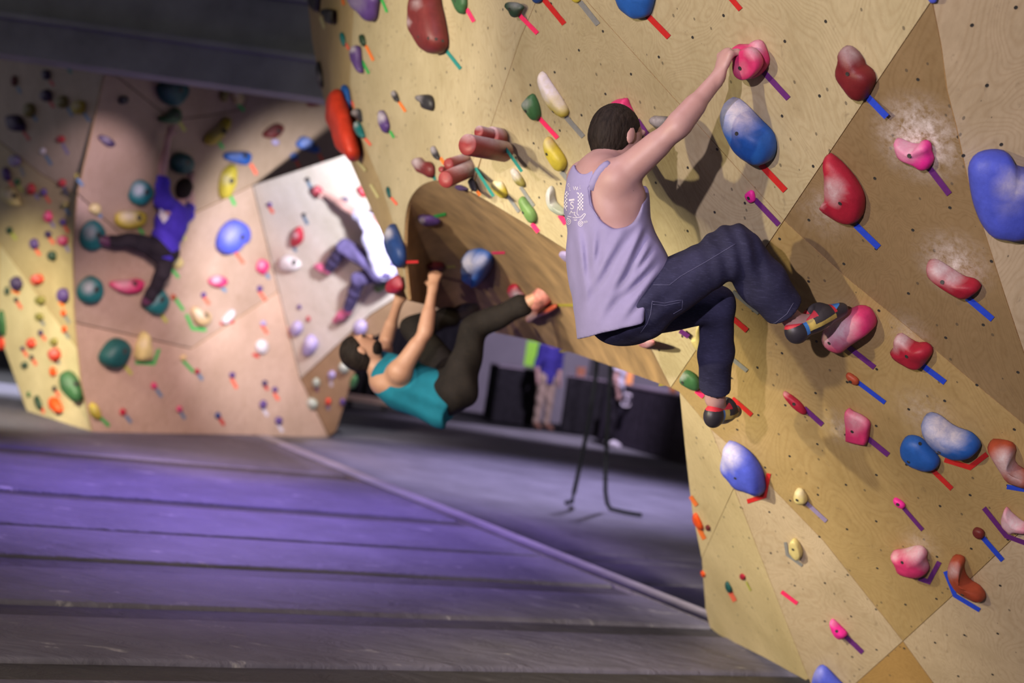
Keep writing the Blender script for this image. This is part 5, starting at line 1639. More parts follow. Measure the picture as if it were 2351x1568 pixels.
def body_field(J, h, sc=1.0, muscle=1.0, bare_legs=False):
    F = Field(h)
    P, C, N = J['pelvis'], J['chest'], J['neck']
    up = (N - P).normalized()
    rv = (J['shR'] - J['shL']).normalized()
    rv = (rv - up * rv.dot(up)).normalized()
    fv = up.cross(rv)
    hv = (J['hipR'] - J['hipL']).normalized()
    F.cone(J['hipL'], J['hipR'], .095 * sc, .095 * sc, .03)
    F.cone(P, P.lerp(C, .55), .100 * sc, .108 * sc, .05, flat=(rv, 1.16))
    F.ell(C, (rv, fv, up), (.165 * sc, .112 * sc, .20 * sc), .05)
    F.ell(C + up * .07 * sc - fv * .035 * sc, (rv, fv, up), (.15 * sc, .07 * sc, .11 * sc), .04)     # shoulder blades
    F.cone(C + up * .10 * sc, N, .066 * sc, .052 * sc, .04)
    head = J['head']
    hr, hf, hu = J['hax']
    F.cone(N, head - hu * .05 * sc - hf * .015, .053 * sc, .052 * sc, .03)
    F.ell(head, (hr, hf, hu), (.073 * sc, .093 * sc, .097 * sc), .02)
    F.ell(head - hu * .065 * sc + hf * .028 * sc, (hr, hf, hu), (.055 * sc, .066 * sc, .055 * sc), .03)   # jaw
    F.cone(head + hf * .088 * sc + hu * .01, head + hf * .108 * sc - hu * .026 * sc, .008 * sc, .014 * sc, .012)   # nose
    F.cone(head + hf * .084 * sc - hu * .058 * sc - hr * .018, head + hf * .084 * sc - hu * .058 * sc + hr * .018, .009, .009, .01)   # lips
    for s in (-1, 1):
        F.ell(head + hr * s * .076 * sc - hf * .005 - hu * .012 * sc, (hr, hf, hu), (.010, .020 * sc, .032 * sc), .008)      # ears
        F.ell(head + hr * s * .033 * sc + hf * .093 * sc + hu * .012 * sc, (hr, hf, hu), (.016, .012, .011), .012, True)     # eye sockets
        F.cone(head + hr * s * .015 + hf * .090 * sc + hu * .028 * sc, head + hr * s * .048 + hf * .074 * sc + hu * .028 * sc, .009, .008, .012)   # brows
    for s, e, w, ha, pa, right in (('shR', 'elR', 'wrR', 'haR', 'paR', True), ('shL', 'elL', 'wrL', 'haL', 'paL', False)):
        a, b, c = J[s], J[e], J[w]
        F.cone(N - up * .05 * sc, a, .044 * sc, .052 * sc, .04)
        F.ell(a, XYZ, (.060 * sc, .060 * sc, .060 * sc), .035)
        F.cone(C + up * .03 + (a - C).normalized() * .06, a, .075 * sc, .052 * sc, .05)
        F.cone(a, b, .053 * sc, .038 * sc, .025)
        m = a.lerp(b, .45)
        F.cone(a.lerp(b, .25), a.lerp(b, .65), .050 * sc * muscle, .043 * sc * muscle, .02)
        F.cone(b, c, .038 * sc, .0265 * sc, .02)
        F.cone(b.lerp(c, .12), b.lerp(c, .42), .043 * sc * muscle, .037 * sc * muscle, .02)
        hand(F, c, J[ha], J[pa], right, sc, J.get('curl', 0.9))
    for hkey, k, n, t in (('hipR', 'knR', 'anR', 'toR'), ('hipL', 'knL', 'anL', 'toL')):
        a, b, c, d = J[hkey], J[k], J[n], J[t]
        F.cone(a, b, .085 * sc, .054 * sc, .04)
        F.cone(b, c, .052 * sc, .034 * sc, .03)
        F.cone(b.lerp(c, .15), b.lerp(c, .45), .056 * sc, .048 * sc, .03)
        F.cone(c, d, .036 * sc, .028 * sc, .02)
    return F, (rv, fv, up)


def eyes_hair(o, J, sc, hair_mat, h=0.006, length=0.012, beard=False, cut=None):
    head = J['head']
    hr, hf, hu = J['hax']
    F = Field(h)
    F.ell(head + hu * .008 - hf * .006, (hr, hf, hu), ((.074 + length) * sc, (.094 + length) * sc, (.102 + length) * sc), .01)
    F.cut(head + hf * .045 * sc + hu * .035 * sc, (hu * .75 - hf * .66))         # leaves face and forehead free
    F2 = Field(h)
    F2.ell(head + hu * .004 - hf * .014, (hr, hf, hu), ((.073 + length) * sc, (.091 + length) * sc, (.097 + length) * sc), .01)
    F2.cone(head - hf * .055 * sc - hu * .03 * sc, head - hf * .045 * sc - hu * .085 * sc, .052 * sc, .040 * sc, .03)
    F2.cut(head - hu * .078 * sc - hf * .02, hu + hf * -.30)
    F2.cut(head + hf * .022 * sc, hf * -1 + hu * .55)
    F2.ops += [('e', head + hr * s * .10 * sc - hu * .02 * sc + hf * .012, (hr, hf, hu), (.035, .030, .040), .006, True) for s in (-1, 1)]
    if length < .02:
        F2.warp(lambda X, Y, Z: (0.0016 * np.sin(X * 420 + Z * 160) * np.sin(Y * 380 + Z * 120)).astype(np.float32))
    hobj = skin('hair', F2, hair_mat, o)
    ex = []
    for s in (-1, 1):
        E = Field(0.004)
        E.ell(head + hr * s * .033 * sc + hf * .084 * sc + hu * .012 * sc, (hr, hf, hu), (.013, .010, .009), .004)
        skin('eye', E, EYE, o)
    if beard:
        Fb = Field(h)
        Fb.ell(head - hu * .068 * sc + hf * .030 * sc, (hr, hf, hu), (.060 * sc, .071 * sc, .054 * sc), .02)
        Fb.cut(head - hu * .045 * sc, -hu - hf * .15)
        skin('beard', Fb, hair_mat, o)
    return hobj


EYE = simple('eye_dark', (0.05, 0.04, 0.035), 0.25)
HAIR = NT('hair_dark_brown')
_n = HAIR.noise(HAIR.mapping(HAIR.coords(), (90, 90, 14)), 1.0, 3)
HAIR.l(HAIR.ramp(_n, [(0.3, (0.009, 0.006, 0.005)), (0.7, (0.026, 0.018, 0.014))]), HAIR.p.inputs['Base Color'])
HAIR.rough(0.7)
HAIR.p.inputs['Specular IOR Level'].default_value = 0.18
HAIR.bump(_n, 0.5, 0.01)
HAIR = HAIR.m
SKIN_A = skin_mat('skin_fair', (0.45, 0.27, 0.255))
SKIN_B = skin_mat('skin_tan', (0.50, 0.28, 0.18))
SHIRT_LILAC = fabric('tank_lilac_grey', (0.30, 0.27, 0.46), 0.9, 700, .08)
DENIM = fabric('denim_dark', (0.030, 0.030, 0.068), 0.8, 900, .3, (0.07, 0.07, 0.15))
PRINT = simple('shirt_print', (0.72, 0.69, 0.76), 0.8)
STITCH = simple('seam_thread', (0.13, 0.13, 0.24), 0.8)


def limb_cloth(F, a, b, ra, rb, k=.03):
    F.cone(a, b, ra, rb, k)


# ------------------------------------------------------------------ the climber in front
J = dict(
    pelvis=at(1432, 712, 4.95), chest=at(1392, 478, 4.98), neck=at(1382, 392, 4.98), head=at(1419, 311, 5.03),
    shR=at(1418, 412, 4.86), elR=at(1553, 293, 4.78), wrR=at(1648, 178, 4.84),
    shL=at(1346, 412, 5.17), elL=at(1402, 408, 5.42), wrL=at(1436, 330, 5.56),
    hipR=at(1462, 706, 4.87), knR=at(1688, 572, 4.93), anR=at(1828, 744, 5.08), toR=at(1890, 738, 5.10),
    hipL=at(1425, 715, 5.05), knL=at(1645, 700, 5.12), anL=at(1642, 915, 5.38), toL=at(1655, 948, 5.44))
J['hax'] = frame(Vector((.80, .55, -.12)), Vector((-.15, 0.05, 1)))
J['haR'] = at(1673, 110, 4.85)
J['paR'] = Vector((.85, .42, -.1))
J['haL'] = at(1450, 292, 5.62)
J['paL'] = Vector((.7, .5, -.3))
J['curl'] = 1.25
F, (rv, fv, up) = body_field(J, 0.0055, 1.0, 0.97)
F.cone(at(1452, 452, 4.885), at(1425, 545, 4.90), .045, .05, .04)
F.ell(at(1396, 468, 4.875), (rv, fv, up), (.035, .05, .075), .05)
# shoulder blade, armpit hollow
lead = skin('person', F, SKIN_A, loc=J['pelvis'])
tag(lead, 'climber in a lilac grey tank top and dark jeans reaching up to a pink hold', 'person')
lead_hair = eyes_hair(lead, J, 1.0, HAIR, h=0.005, length=.009)
# tank top: a loose sleeve of cloth that hangs straight from the back
T = Field(0.0055)
T.cone(at(1376, 410, 4.99), at(1390, 455, 4.98), .10, .138, .04, flat=(rv, 1.22))
T.cone(at(1390, 452, 4.98), at(1408, 600, 4.98), .138, .150, .04, flat=(rv, 1.25))
T.cone(at(1408, 600, 4.98), at(1440, 785, 4.95), .150, .172, .05, flat=(rv, 1.22))
T.cone(J['shL'] + up * .01, at(1398, 408, 4.90), .062, .058, .03)
T.cone(at(1458, 632, 4.92), at(1450, 735, 4.90), .126, .138, .05)
vd = ray(1408, 450).normalized()
tl = (at(1420, 600, 4.9) - at(1395, 400, 4.9)).normalized()
tl = (tl - vd * tl.dot(vd)).normalized()
ts = vd.cross(tl).normalized()
T.ell(at(1416, 445, 4.80), (ts, vd, tl), (.088, .20, .118), .012, True)          # right armhole
T.ell(at(1445, 400, 4.80), (ts, vd, tl), (.080, .26, .100), .02, True)           # opening over the shoulder
T.ell(at(1346, 368, 4.97), (ts, vd, tl), (.042, .14, .070), .012, True)          # neck opening
T.ell(at(1415, 335, 4.97), (ts, vd, tl), (.085, .20, .055), .012, True)
T.ell(at(1380, 360, 4.93), (ts, vd, tl), (.035, .12, .024), .008, True)
hem = (at(1440, 752, 4.9) - at(1340, 780, 4.9)).normalized()
hn = hem.cross(ray(1430, 700)).normalized()
if hn.z < 0:
    hn = -hn
T.cut(at(1345, 776, 4.9), hn, .004)
T.ell(at(1590, 722, 4.9), (ts, vd, tl), (.178, .5, .178), .02, True)             # the hem curves up over the hip


FOLDS = [((1440, 520), (1335, 700), .020, .009), ((1462, 560), (1370, 750), .022, .010), ((1500, 600), (1400, 700), .016, .009), ((1510, 625), (1425, 735), .016, .010),
         ((1330, 500), (1352, 690), .016, .008), ((1372, 520), (1360, 640), .014, .006), ((1480, 520), (1440, 600), .014, .007), ((1495, 560), (1445, 640), .012, .007)]


def folds(X, Y, Z):
    w = np.sin((X * 30 - Z * 17 + Y * 9) + 2.2 * np.sin(Z * 8.5)) * 0.0022 * np.clip((1.98 - Z) * 3.2, 0.1, 1)
    for (p, q, wd, am) in FOLDS:                       # each a soft ridge with a groove beside it
        a_, b_ = np.array(at(p[0], p[1], 4.82)), np.array(at(q[0], q[1], 4.82))
        ba = b_ - a_
        # measured in the cloth's own plane (x and z), so that the ridge runs through the cloth's thickness
        t = np.clip(((X - a_[0]) * ba[0] + (Z - a_[2]) * ba[2]) / (ba[0] ** 2 + ba[2] ** 2), 0, 1)
        dx, dz = X - a_[0] - t * ba[0], Z - a_[2] - t * ba[2]
        s = (dx * ba[2] - dz * ba[0]) / math.hypot(ba[0], ba[2]) / wd
        e = np.exp(-(dx * dx + dz * dz) / (2 * (wd * 1.3) ** 2)) * np.sin(np.pi * np.clip(t * .9 + .05, 0, 1))
        w = w - am * e * np.sin(s * 1.9 + .6)
    return w.astype(np.float32)


T.warp(folds)
tank = skin('tank_top', T, SHIRT_LILAC, lead)
tag(tank, 'lilac grey tank top with a white print on the back')
# jeans
Q = Field(0.006)
Q.cone(J['hipL'], J['hipR'], .106, .106, .04)
Q.ell(at(1420, 738, 4.97), (rv, fv, up), (.10, .085, .07), .05)
Q.ell(at(1452, 722, 4.95), (rv, fv, up), (.125, .10, .088), .05)
Q.cone(at(1484, 652, 4.98), J['pelvis'] + Vector((0, .03, 0)), .088, .11, .04, flat=(rv, 1.1))
kn = J['knR']
Q.cone(J['hipR'] + (kn - J['hipR']) * .12, kn.lerp(J['hipR'], .08), .102, .082, .05)
Q.cone(kn.lerp(J['hipR'], .10), kn, .083, .080, .03)
cuffR = J['anR'].lerp(kn, .12)
Q.cone(kn, kn.lerp(cuffR, .5), .082, .085, .03)
Q.cone(kn.lerp(cuffR, .5), J['anR'], .085, .070, .03)
Q.cone(J['hipL'], J['knL'], .100, .066, .05)
Q.cone(J['knL'], J['knL'].lerp(J['anL'], .5), .064, .062, .03)
Q.cone(J['knL'].lerp(J['anL'], .5), J['anL'], .062, .058, .03)


def jeanfolds(X, Y, Z):
    k = np.array(J['knR'])
    d = np.sqrt((X - k[0]) ** 2 + (Y - k[1]) ** 2 + (Z - k[2]) ** 2)
    w = np.sin(X * 95 + Z * 40 + np.sin(Y * 30)) * 0.0060 * np.clip(1.2 - d * 6, 0, 1)
    q = np.array(J['hipR'])
    d2 = np.sqrt((X - q[0]) ** 2 + (Y - q[1]) ** 2 + (Z - q[2]) ** 2)
    w = w + np.sin(X * 55 - Z * 70 + np.sin(Y * 25)) * 0.0055 * np.clip(1.2 - d2 * 6, 0, 1)
    w = w + np.sin(X * 23 + Z * 31 + 2 * np.sin(Y * 14 + Z * 9)) * 0.0022
    return w.astype(np.float32)


Q.warp(jeanfolds)
for kk, an, off in (('knR', 'anR', .235), ('knL', 'anL', .13)):
    d = (J[an] - J[kk]).normalized()
    # cut at the cuff only near that ankle: take away a capsule beyond the hem
    e = J[an].lerp(J[kk], off)
    r_, f_, u_ = frame(d, Vector((.2, .9, .3)))
    Q.ell(e + d * .085, (r_, d, u_), (.14, .085, .14), .003, True)
jeans = skin('jeans', Q, DENIM, lead)
tag(jeans, 'dark indigo jeans dusted with chalk')

PH = Field(0.004)
PH.ell(at(1450, 434, 4.838), (ts, vd, tl), (.010, .022, .026), .005)
PH.warp(lambda X, Y, Z: (0.003 * np.sin(X * 500) * np.sin(Z * 430)).astype(np.float32))
skin('armpit_hair', PH, HAIR, lead)
BVH_CACHE = {}


def surf(o):
    if o.name not in BVH_CACHE:
        b = Vector(o['_base'])
        BVH_CACHE[o.name] = BVHTree.FromPolygons([v.co + b for v in o.data.vertices], [tuple(p.vertices) for p in o.data.polygons])
    return BVH_CACHE[o.name]


def on_surface(o, x, y, lift):
    loc, nrm, _, _ = surf(o).ray_cast(CAM, ray(x, y).normalized())
    if loc is None:
        return None
    if nrm.dot(CAM - loc) < 0:
        nrm = -nrm
    return loc + nrm * lift


def thread(o, name, pts, rad, mat, lift=0.0008, step=5.0):
    P = []
    for (x0, y0), (x1, y1) in zip(pts[:-1], pts[1:]):
        m = max(1, int(math.hypot(x1 - x0, y1 - y0) / step))
        for i in range(m):
            P.append((x0 + (x1 - x0) * i / m, y0 + (y1 - y0) * i / m))
    P.append(pts[-1])
    Q3 = [q for q in (on_surface(o, x, y, lift) for x, y in P) if q is not None]
    run = [Q3[0]] if Q3 else []
    for q in Q3[1:]:
        if (q - run[-1]).length < 0.06:
            run.append(q)
    if len(run) > 2:
        vs, fs = tube_vf(run, rad, 5)
        return mk(name, vs, fs, mat, o, smooth=True)


ZJ = lambda pts: [(1250 + x / 3.4846, 350 + y / 3.4846) for x, y in pts]
for nm, pts in (('pocket_stitching', [(860, 1190), (960, 1205), (1060, 1185), (1105, 1180), (1100, 1250), (1030, 1290)]), ('pocket_stitching', [(868, 1215), (960, 1225), (1050, 1205), (1095, 1198)]),
                ('yoke_seam', [(860, 1195), (850, 1290), (820, 1370), (770, 1440)]), ('side_seam', [(870, 1060), (1000, 1060), (1090, 990), (1300, 870), (1480, 760), (1530, 730)]),
                ('waistband_seam', [(850, 1030), (900, 960), (935, 930)]), ('cuff_stitching', [(1780, 1385), (1850, 1360), (1940, 1290), (1990, 1205)])):
    thread(jeans, nm, ZJ(pts), 0.0009, STITCH)
sp = [on_surface(lead, x, y, -.006) for x, y in ((1398, 372), (1390, 378), (1381, 386), (1373, 396), (1366, 407), (1360, 420), (1355, 436))]
sp = [q for q in sp if q is not None]
v_, f_ = tube_vf(sp, [.013] + [.0165] * (len(sp) - 1), 10)
mk('shoulder_strap', v_, f_, SHIRT_LILAC, tank, smooth=True)
thread(tank, 'armhole_binding', [(1391, 380), (1362, 402), (1349, 432), (1353, 470), (1372, 498), (1405, 516), (1434, 518), (1455, 497), (1464, 462), (1466, 436)], 0.0028, SHIRT_LILAC, 0.0, 4)


# the white print on the back of the tank top
def decal(o, name, polys, lift=0.0012, limit=0.08):
    vs, fs = [], []
    for poly in polys:
        q = [on_surface(o, x, y, lift) for x, y in poly]
        if any(v is None for v in q):
            continue
        if max((q[i] - q[i - 1]).length for i in range(len(q))) > limit:
            continue
        b = len(vs)
        vs += q
        fs.append(tuple(range(b, b + len(q))))
    if fs:
        return mk(name, vs, fs, PRINT, o)


def stroke(pts, w):
    out = []
    for (x0, y0), (x1, y1) in zip(pts[:-1], pts[1:]):
        d = math.hypot(x1 - x0, y1 - y0) or 1
        nx, ny = -(y1 - y0) / d * w / 2, (x1 - x0) / d * w / 2
        out.append([(x0 + nx, y0 + ny), (x1 + nx, y1 + ny), (x1 - nx, y1 - ny), (x0 - nx, y0 - ny)])
    return out


def letters(txt, x, y, size, ang=0.0, sx=1.0):
    cu = bpy.data.curves.new('t', 'FONT')
    cu.body = txt
    cu.size = 1.0
    to = bpy.data.objects.new('t', cu)
    col.objects.link(to)
    dg = bpy.context.evaluated_depsgraph_get()
    me = bpy.data.meshes.new_from_object(to.evaluated_get(dg))
    ca, sa = math.cos(ang), math.sin(ang)
    P = [(x + (v.co.x * sx * ca + v.co.y * sa) * size, y + (v.co.x * sx * sa - v.co.y * ca) * size) for v in me.vertices]
    polys = [[P[i] for i in p.vertices] for p in me.polygons]
    bpy.data.objects.remove(to)
    bpy.data.curves.remove(cu)
    bpy.data.meshes.remove(me)
    return polys


ZP = lambda pts: [(1200 + x / 3.1357, 50 + y / 3.1357) for x, y in pts]
for t, x, y, s, a, sx in (('O', 1304, 429, 11, -.1, .55), ('E', 1308, 438, 11, -.1, .5), ('W', 1316, 437, 13, .02, .85), ('L', 1326, 436, 11, .05, .55), ('L', 1331, 433, 11, .05, .5)):
    decal(tank, 'print_letter', letters(t, x, y, s, a, sx))
decal(tank, 'print_letter', letters('S', 1309, 480, 25, .02, .85))
decal(tank, 'print_bar', stroke(ZP([(335, 1285), (375, 1280)]), 4) + stroke(ZP([(325, 1240), (400, 1232)]), 2.2))
chk = []
for (bx, by, cols) in ((398, 1232, 4), (298, 1222, 3)):
    for r in range(10):
        for c in range(cols):
            if (r + c) % 2 == 0:
                x0, y0 = bx + c * (10 if cols == 4 else 8), by + r * 12.5
                chk.append(ZP([(x0, y0), (x0 + 10, y0 - 1), (x0 + 10, y0 + 11), (x0, y0 + 12)]))
decal(tank, 'print_checks', chk)
deck = stroke(ZP([(300, 1385), (330, 1400), (380, 1412), (420, 1405), (445, 1380), (455, 1385), (430, 1420), (380, 1428), (320, 1412), (300, 1398)]), 1.6)
star = stroke(ZP([(340, 1385), (352, 1360), (358, 1375), (380, 1370), (372, 1385), (390, 1405)]), 1.5) + stroke(ZP([(400, 1330), (392, 1380), (405, 1395)]), 1.5) + stroke(ZP([(300, 1340), (312, 1330), (318, 1360)]), 1.5)
for cx_, cy_ in ((418, 1452), (332, 1437)):
    for rad in (20, 8):
        star += stroke(ZP([(cx_ + rad * .8 * math.cos(i * math.pi / 6), cy_ + rad * math.sin(i * math.pi / 6)) for i in range(13)]), 1.4)
decal(tank, 'print_skateboard', deck + star)
decal(tank, 'print_letter', letters('1966', 1339, 514, 8, -.35, .75))


# ------------------------------------------------------------------ shoes
RUB = simple('shoe_rubber', (0.028, 0.024, 0.032), 0.45)
YEL = simple('shoe_yellow', (0.48, 0.36, 0.09), 0.6, .25)
RED = simple('shoe_red', (0.55, 0.03, 0.05), 0.6)
BLU = simple('shoe_blue', (0.05, 0.22, 0.62), 0.55)
OLV = simple('shoe_patch', (0.42, 0.36, 0.17), 0.6, .3)
BLK = simple('shoe_black_mesh', (0.035, 0.03, 0.035), 0.7)
DOT = simple('shoe_dots', (0.55, 0.25, 0.40), 0.6)


def climbing_shoe(parent, heel, toe, upv, side, label, h=0.0019):
    """heel, toe in the world; upv points out of the shoe's opening; side towards the visible flank"""
    f = (toe - heel).normalized()
    u = (upv - f * upv.dot(f)).normalized()
    s = f.cross(u)
    L_ = (toe - heel).length
    F = Field(h)
    F.ell(heel + f * .030 + u * .006, (f, s, u), (.040, .032, .044), .02)
    F.cone(heel + f * .045, heel + f * L_ * .55 + u * .006, .034, .037, .03, flat=(s, .92))
    F.cone(heel + f * L_ * .5 + u * .010, heel + f * (L_ - .028) - u * .006, .040, .026, .03, flat=(s, 1.12))
    F.cone(heel + f * L_ * .42 + u * .012, heel + f * L_ * .55 + u * .030, .034, .026, .03)
    F.ell(heel + f * L_ * .30 + u * .062, (f, s, u), (.058, .030, .040), .008, True)     # opening for the ankle
    V, Q4 = F.build()
    c = V[Q4].mean(1)
    rel = c - np.array(heel)
    t = rel @ np.array(f) / L_
    v = rel @ np.array(u)
    w = rel @ np.array(s)
    reg = np.full(len(c), 0)
    reg[:] = 1                                            # yellow flank
    reg[v < -.012 - .012 * np.clip(t - .5, 0, 1)] = 2     # sole
    reg[(t > .72) & (v < .012 + .05 * (t - .72))] = 2     # toe rand
    reg[t < .22] = 2                                      # heel cup
    reg[(t >= .20) & (t < .26) & (v > -.02)] = 3          # blue band behind the opening
    reg[(t > .76) & (v >= .012 + .05 * (t - .72))] = 6    # blue toe patch
    reg[(t > .36) & (t < .74) & (v > .004)] = 4           # black instep
    reg[(t > .71) & (t < .76) & (v > .006)] = 5           # red piping
    reg[(v > .028) & (t < .44)] = 5                       # red collar
    root = None
    names = {2: ('shoe', RUB), 1: ('flank_panel', YEL), 3: ('heel_band', BLU), 4: ('instep_panel', BLK), 5: ('piping', RED), 6: ('toe_patch', BLU)}
    for k in (2, 1, 3, 4, 5, 6):
        q = Q4[reg == k]
        if not len(q):
            continue
        ids, inv = np.unique(q, return_inverse=True)
        inv = inv.reshape(q.shape)
        p = root or parent
        o = mk(names[k][0], [Vector(x) for x in V[ids]], [tuple(int(i) for i in r) for r in inv], names[k][1], p, smooth=True)
        if root is None:
            root = o
            tag(o, label)
    return root


shR = climbing_shoe(lead, at(1812, 772, 5.06), at(1943, 700, 5.14), Vector((-.25, -.1, 1)), None, 'black, yellow and blue climbing shoe toeing the pink foothold')
shL = climbing_shoe(lead, at(1628, 960, 5.36), at(1694, 938, 5.55), Vector((-.05, -.15, 1)), None, 'dangling climbing shoe in black, yellow and blue')


def plain_shoe(o, an, to, mat, sc=1.0, h=0.01):
    F = Field(h)
    d = (to - an).normalized()
    F.cone(an - d * .02, an.lerp(to, .6), .050 * sc, .046 * sc, .03)
    F.cone(an.lerp(to, .4), to, .046 * sc, .036 * sc, .03)
    return skin('shoe', F, mat, o)


def dressed(J, label, skin_m, shirt_m, pants_m, shoe_m, h=0.012, sc=1.0, sleeve=0.55, shirt_name='t_shirt', pants_name='trousers', hem=.10, loose=1.0, beard=False, extra=None):
    F, (rv, fv, up) = body_field(J, h, sc)
    o = skin('person', F, skin_m, loc=J['pelvis'])
    tag(o, label, 'person')
    eyes_hair(o, J, sc, HAIR, h=max(.007, h * .8), length=.014, beard=beard)
    T = Field(h)
    P, C, N = J['pelvis'], J['chest'], J['neck']
    r = .128 * loose
    T.cone(C + up * .09, C, (.105 if sleeve == 0 else .130) * sc, .138 * sc, .05, flat=(rv, 1.25))
    T.cone(C, P, .135 * sc, r * sc, .05, flat=(rv, 1.22))
    T.cone(P, P - up * hem, r * sc, r * sc, .05, flat=(rv, 1.2))
    T.cone(J['shL'], J['shR'], .080 * sc, .080 * sc, .04)
    for s, e in (('shR', 'elR'), ('shL', 'elL')):
        if sleeve > 0:
            a, b = J[s], J[e]
            T.ell(a, XYZ, (.088 * sc, .088 * sc, .088 * sc), .03)
            T.cone(a, a.lerp(b, sleeve), .082 * sc, .066 * sc, .03)
    if extra:
        extra(T, rv, fv, up)
    T.ell(N + up * .045, (rv, fv, up), (.075 * sc, .085 * sc, .055 * sc), .01, True)
    T.cut(P - up * (hem + .02), up, .006)
    if sleeve == 0:
        for s, sg in (('shR', 1), ('shL', -1)):
            T.ell(J[s] + rv * sg * .06, (rv, fv, up), (.10 * sc, .115 * sc, .13 * sc), .01, True)
    T.warp(lambda X, Y, Z: (np.sin(X * 21 + Z * 33 + 2 * np.sin(Y * 9 + Z * 15)) * 0.006).astype(np.float32))
    sh = skin(shirt_name, T, shirt_m, o)
    Q = Field(h)
    Q.cone(J['hipL'], J['hipR'], .115 * sc, .115 * sc, .05)
    Q.cone(P, P + up * .08, .12 * sc, .118 * sc, .05, flat=(rv, 1.15))
    for a, b, c in (('hipR', 'knR', 'anR'), ('hipL', 'knL', 'anL')):
        Q.cone(J[a], J[b], .105 * sc, .074 * sc, .05)
        Q.cone(J[b], J[c].lerp(J[b], .12), .072 * sc, .062 * sc, .03)
    Q.warp(lambda X, Y, Z: (np.sin(X * 27 + Z * 29 + 2 * np.sin(Y * 11)) * 0.005).astype(np.float32))
    skin(pants_name, Q, pants_m, o)
    if shoe_m:
        plain_shoe(o, J['anR'], J['toR'], shoe_m, sc)
        plain_shoe(o, J['anL'], J['toL'], shoe_m, sc)
    return o, sh


# ---- the climber hanging under the arch, back to the mats
J = dict(head=at(826, 806, 8.22), neck=at(868, 846, 8.22), chest=at(925, 884, 8.20), pelvis=at(1032, 905, 8.15),
         shR=at(918, 853, 8.03), elR=at(976, 764, 8.02), wrR=at(994, 660, 8.08), haR=at(999, 628, 8.12), paR=Vector((.1, .8, .4)),
         shL=at(880, 838, 8.40), elL=at(886, 784, 8.55), wrL=at(914, 694, 8.42), haL=at(920, 664, 8.38), paL=Vector((.1, .8, .4)),
         hipR=at(1050, 893, 8.05), knR=at(1090, 752, 8.0), anR=at(1212, 695, 7.86), toR=at(1266, 664, 7.80),
         hipL=at(1045, 884, 8.28), knL=at(950, 752, 8.45), anL=at(1046, 724, 8.62), toL=at(1088, 708, 8.72))
J['hax'] = frame(Vector((.28, .15, .95)), Vector((-.9, 0, .35)))
J['curl'] = 1.1
TEAL = fabric('tank_teal', (0.012, 0.17, 0.24), .85, 500, .15)
BROWNP = fabric('trousers_dark_brown', (0.015, 0.012, 0.011), .85, 500, .3, (0.04, 0.028, 0.015))


def sag(T, rv, fv, up):
    T.cone(at(950, 905, 8.15), at(1015, 930, 8.12), .10, .13, .06)
    T.cone(at(1010, 925, 8.12), at(1018, 945, 8.10), .11, .07, .05)


hang, sh2 = dressed(J, 'bearded climber in a teal tank top hanging under the dark arch', SKIN_B, TEAL, BROWNP, None, h=.010, sleeve=0, shirt_name='tank_top', hem=.02, beard=True, extra=sag)
PINKSHOE = simple('shoe_salmon', (0.42, 0.16, 0.13), .6, .5, 25)
plain_shoe(hang, J['anR'] + Vector((.05, 0, .02)), J['toR'], PINKSHOE)
plain_shoe(hang, J['anL'], J['toL'], RUB)

# ---- the climber in the blue shirt on the far wall
def on_wall(f, off):
    return lambda x, y, d=None: at(x, y, 1 / f.w(x, y) - (off if d is None else d))


w3 = on_wall(KM, .33)
J = dict(head=w3(424, 434), neck=w3(411, 470), chest=w3(394, 512), pelvis=w3(373, 572),
         shL=w3(374, 462), elL=w3(373, 386, .26), wrL=w3(387, 312, .16), haL=w3(396, 280, .10), paL=Vector((.2, .9, -.2)),
         shR=w3(424, 492), elR=w3(438, 474, .16), wrR=w3(438, 420, .14), haR=w3(438, 395, .10), paR=Vector((.1, .9, -.2)),
         hipL=w3(362, 572), knL=w3(304, 552, .34), anL=w3(250, 555, .22), toL=w3(230, 550, .18),
         hipR=w3(384, 576), knR=w3(372, 630, .45), anR=w3(343, 684, .24), toR=w3(333, 694, .16))
J['hax'] = frame(Vector((.15, 1, .15)), Vector((.1, 0, 1)))
ROYAL = fabric('t_shirt_royal_blue', (0.065, 0.04, 0.50), .8, 400, .2)
BLACKP = fabric('trousers_black', (0.022, 0.018, 0.026), .85, 400, .3)
far1, sh3 = dressed(J, 'climber in a royal blue shirt spread between green balls on the far wall', SKIN_A, ROYAL, BLACKP, simple('shoe_plum', (0.10, 0.03, 0.08), .5), h=.012, sleeve=.62, hem=.06)
decal(sh3, 'print_wing', [[(100 * 0 + x / 3.484, 100 + y / 3.484) for x, y in q] for q in ([(1240, 1275), (1262, 1262), (1285, 1310), (1275, 1380), (1245, 1350)], [(1285, 1310), (1325, 1345), (1350, 1395), (1310, 1440), (1275, 1380)], [(1275, 1380), (1310, 1440), (1290, 1478), (1258, 1440), (1245, 1350)])], .012, .4)

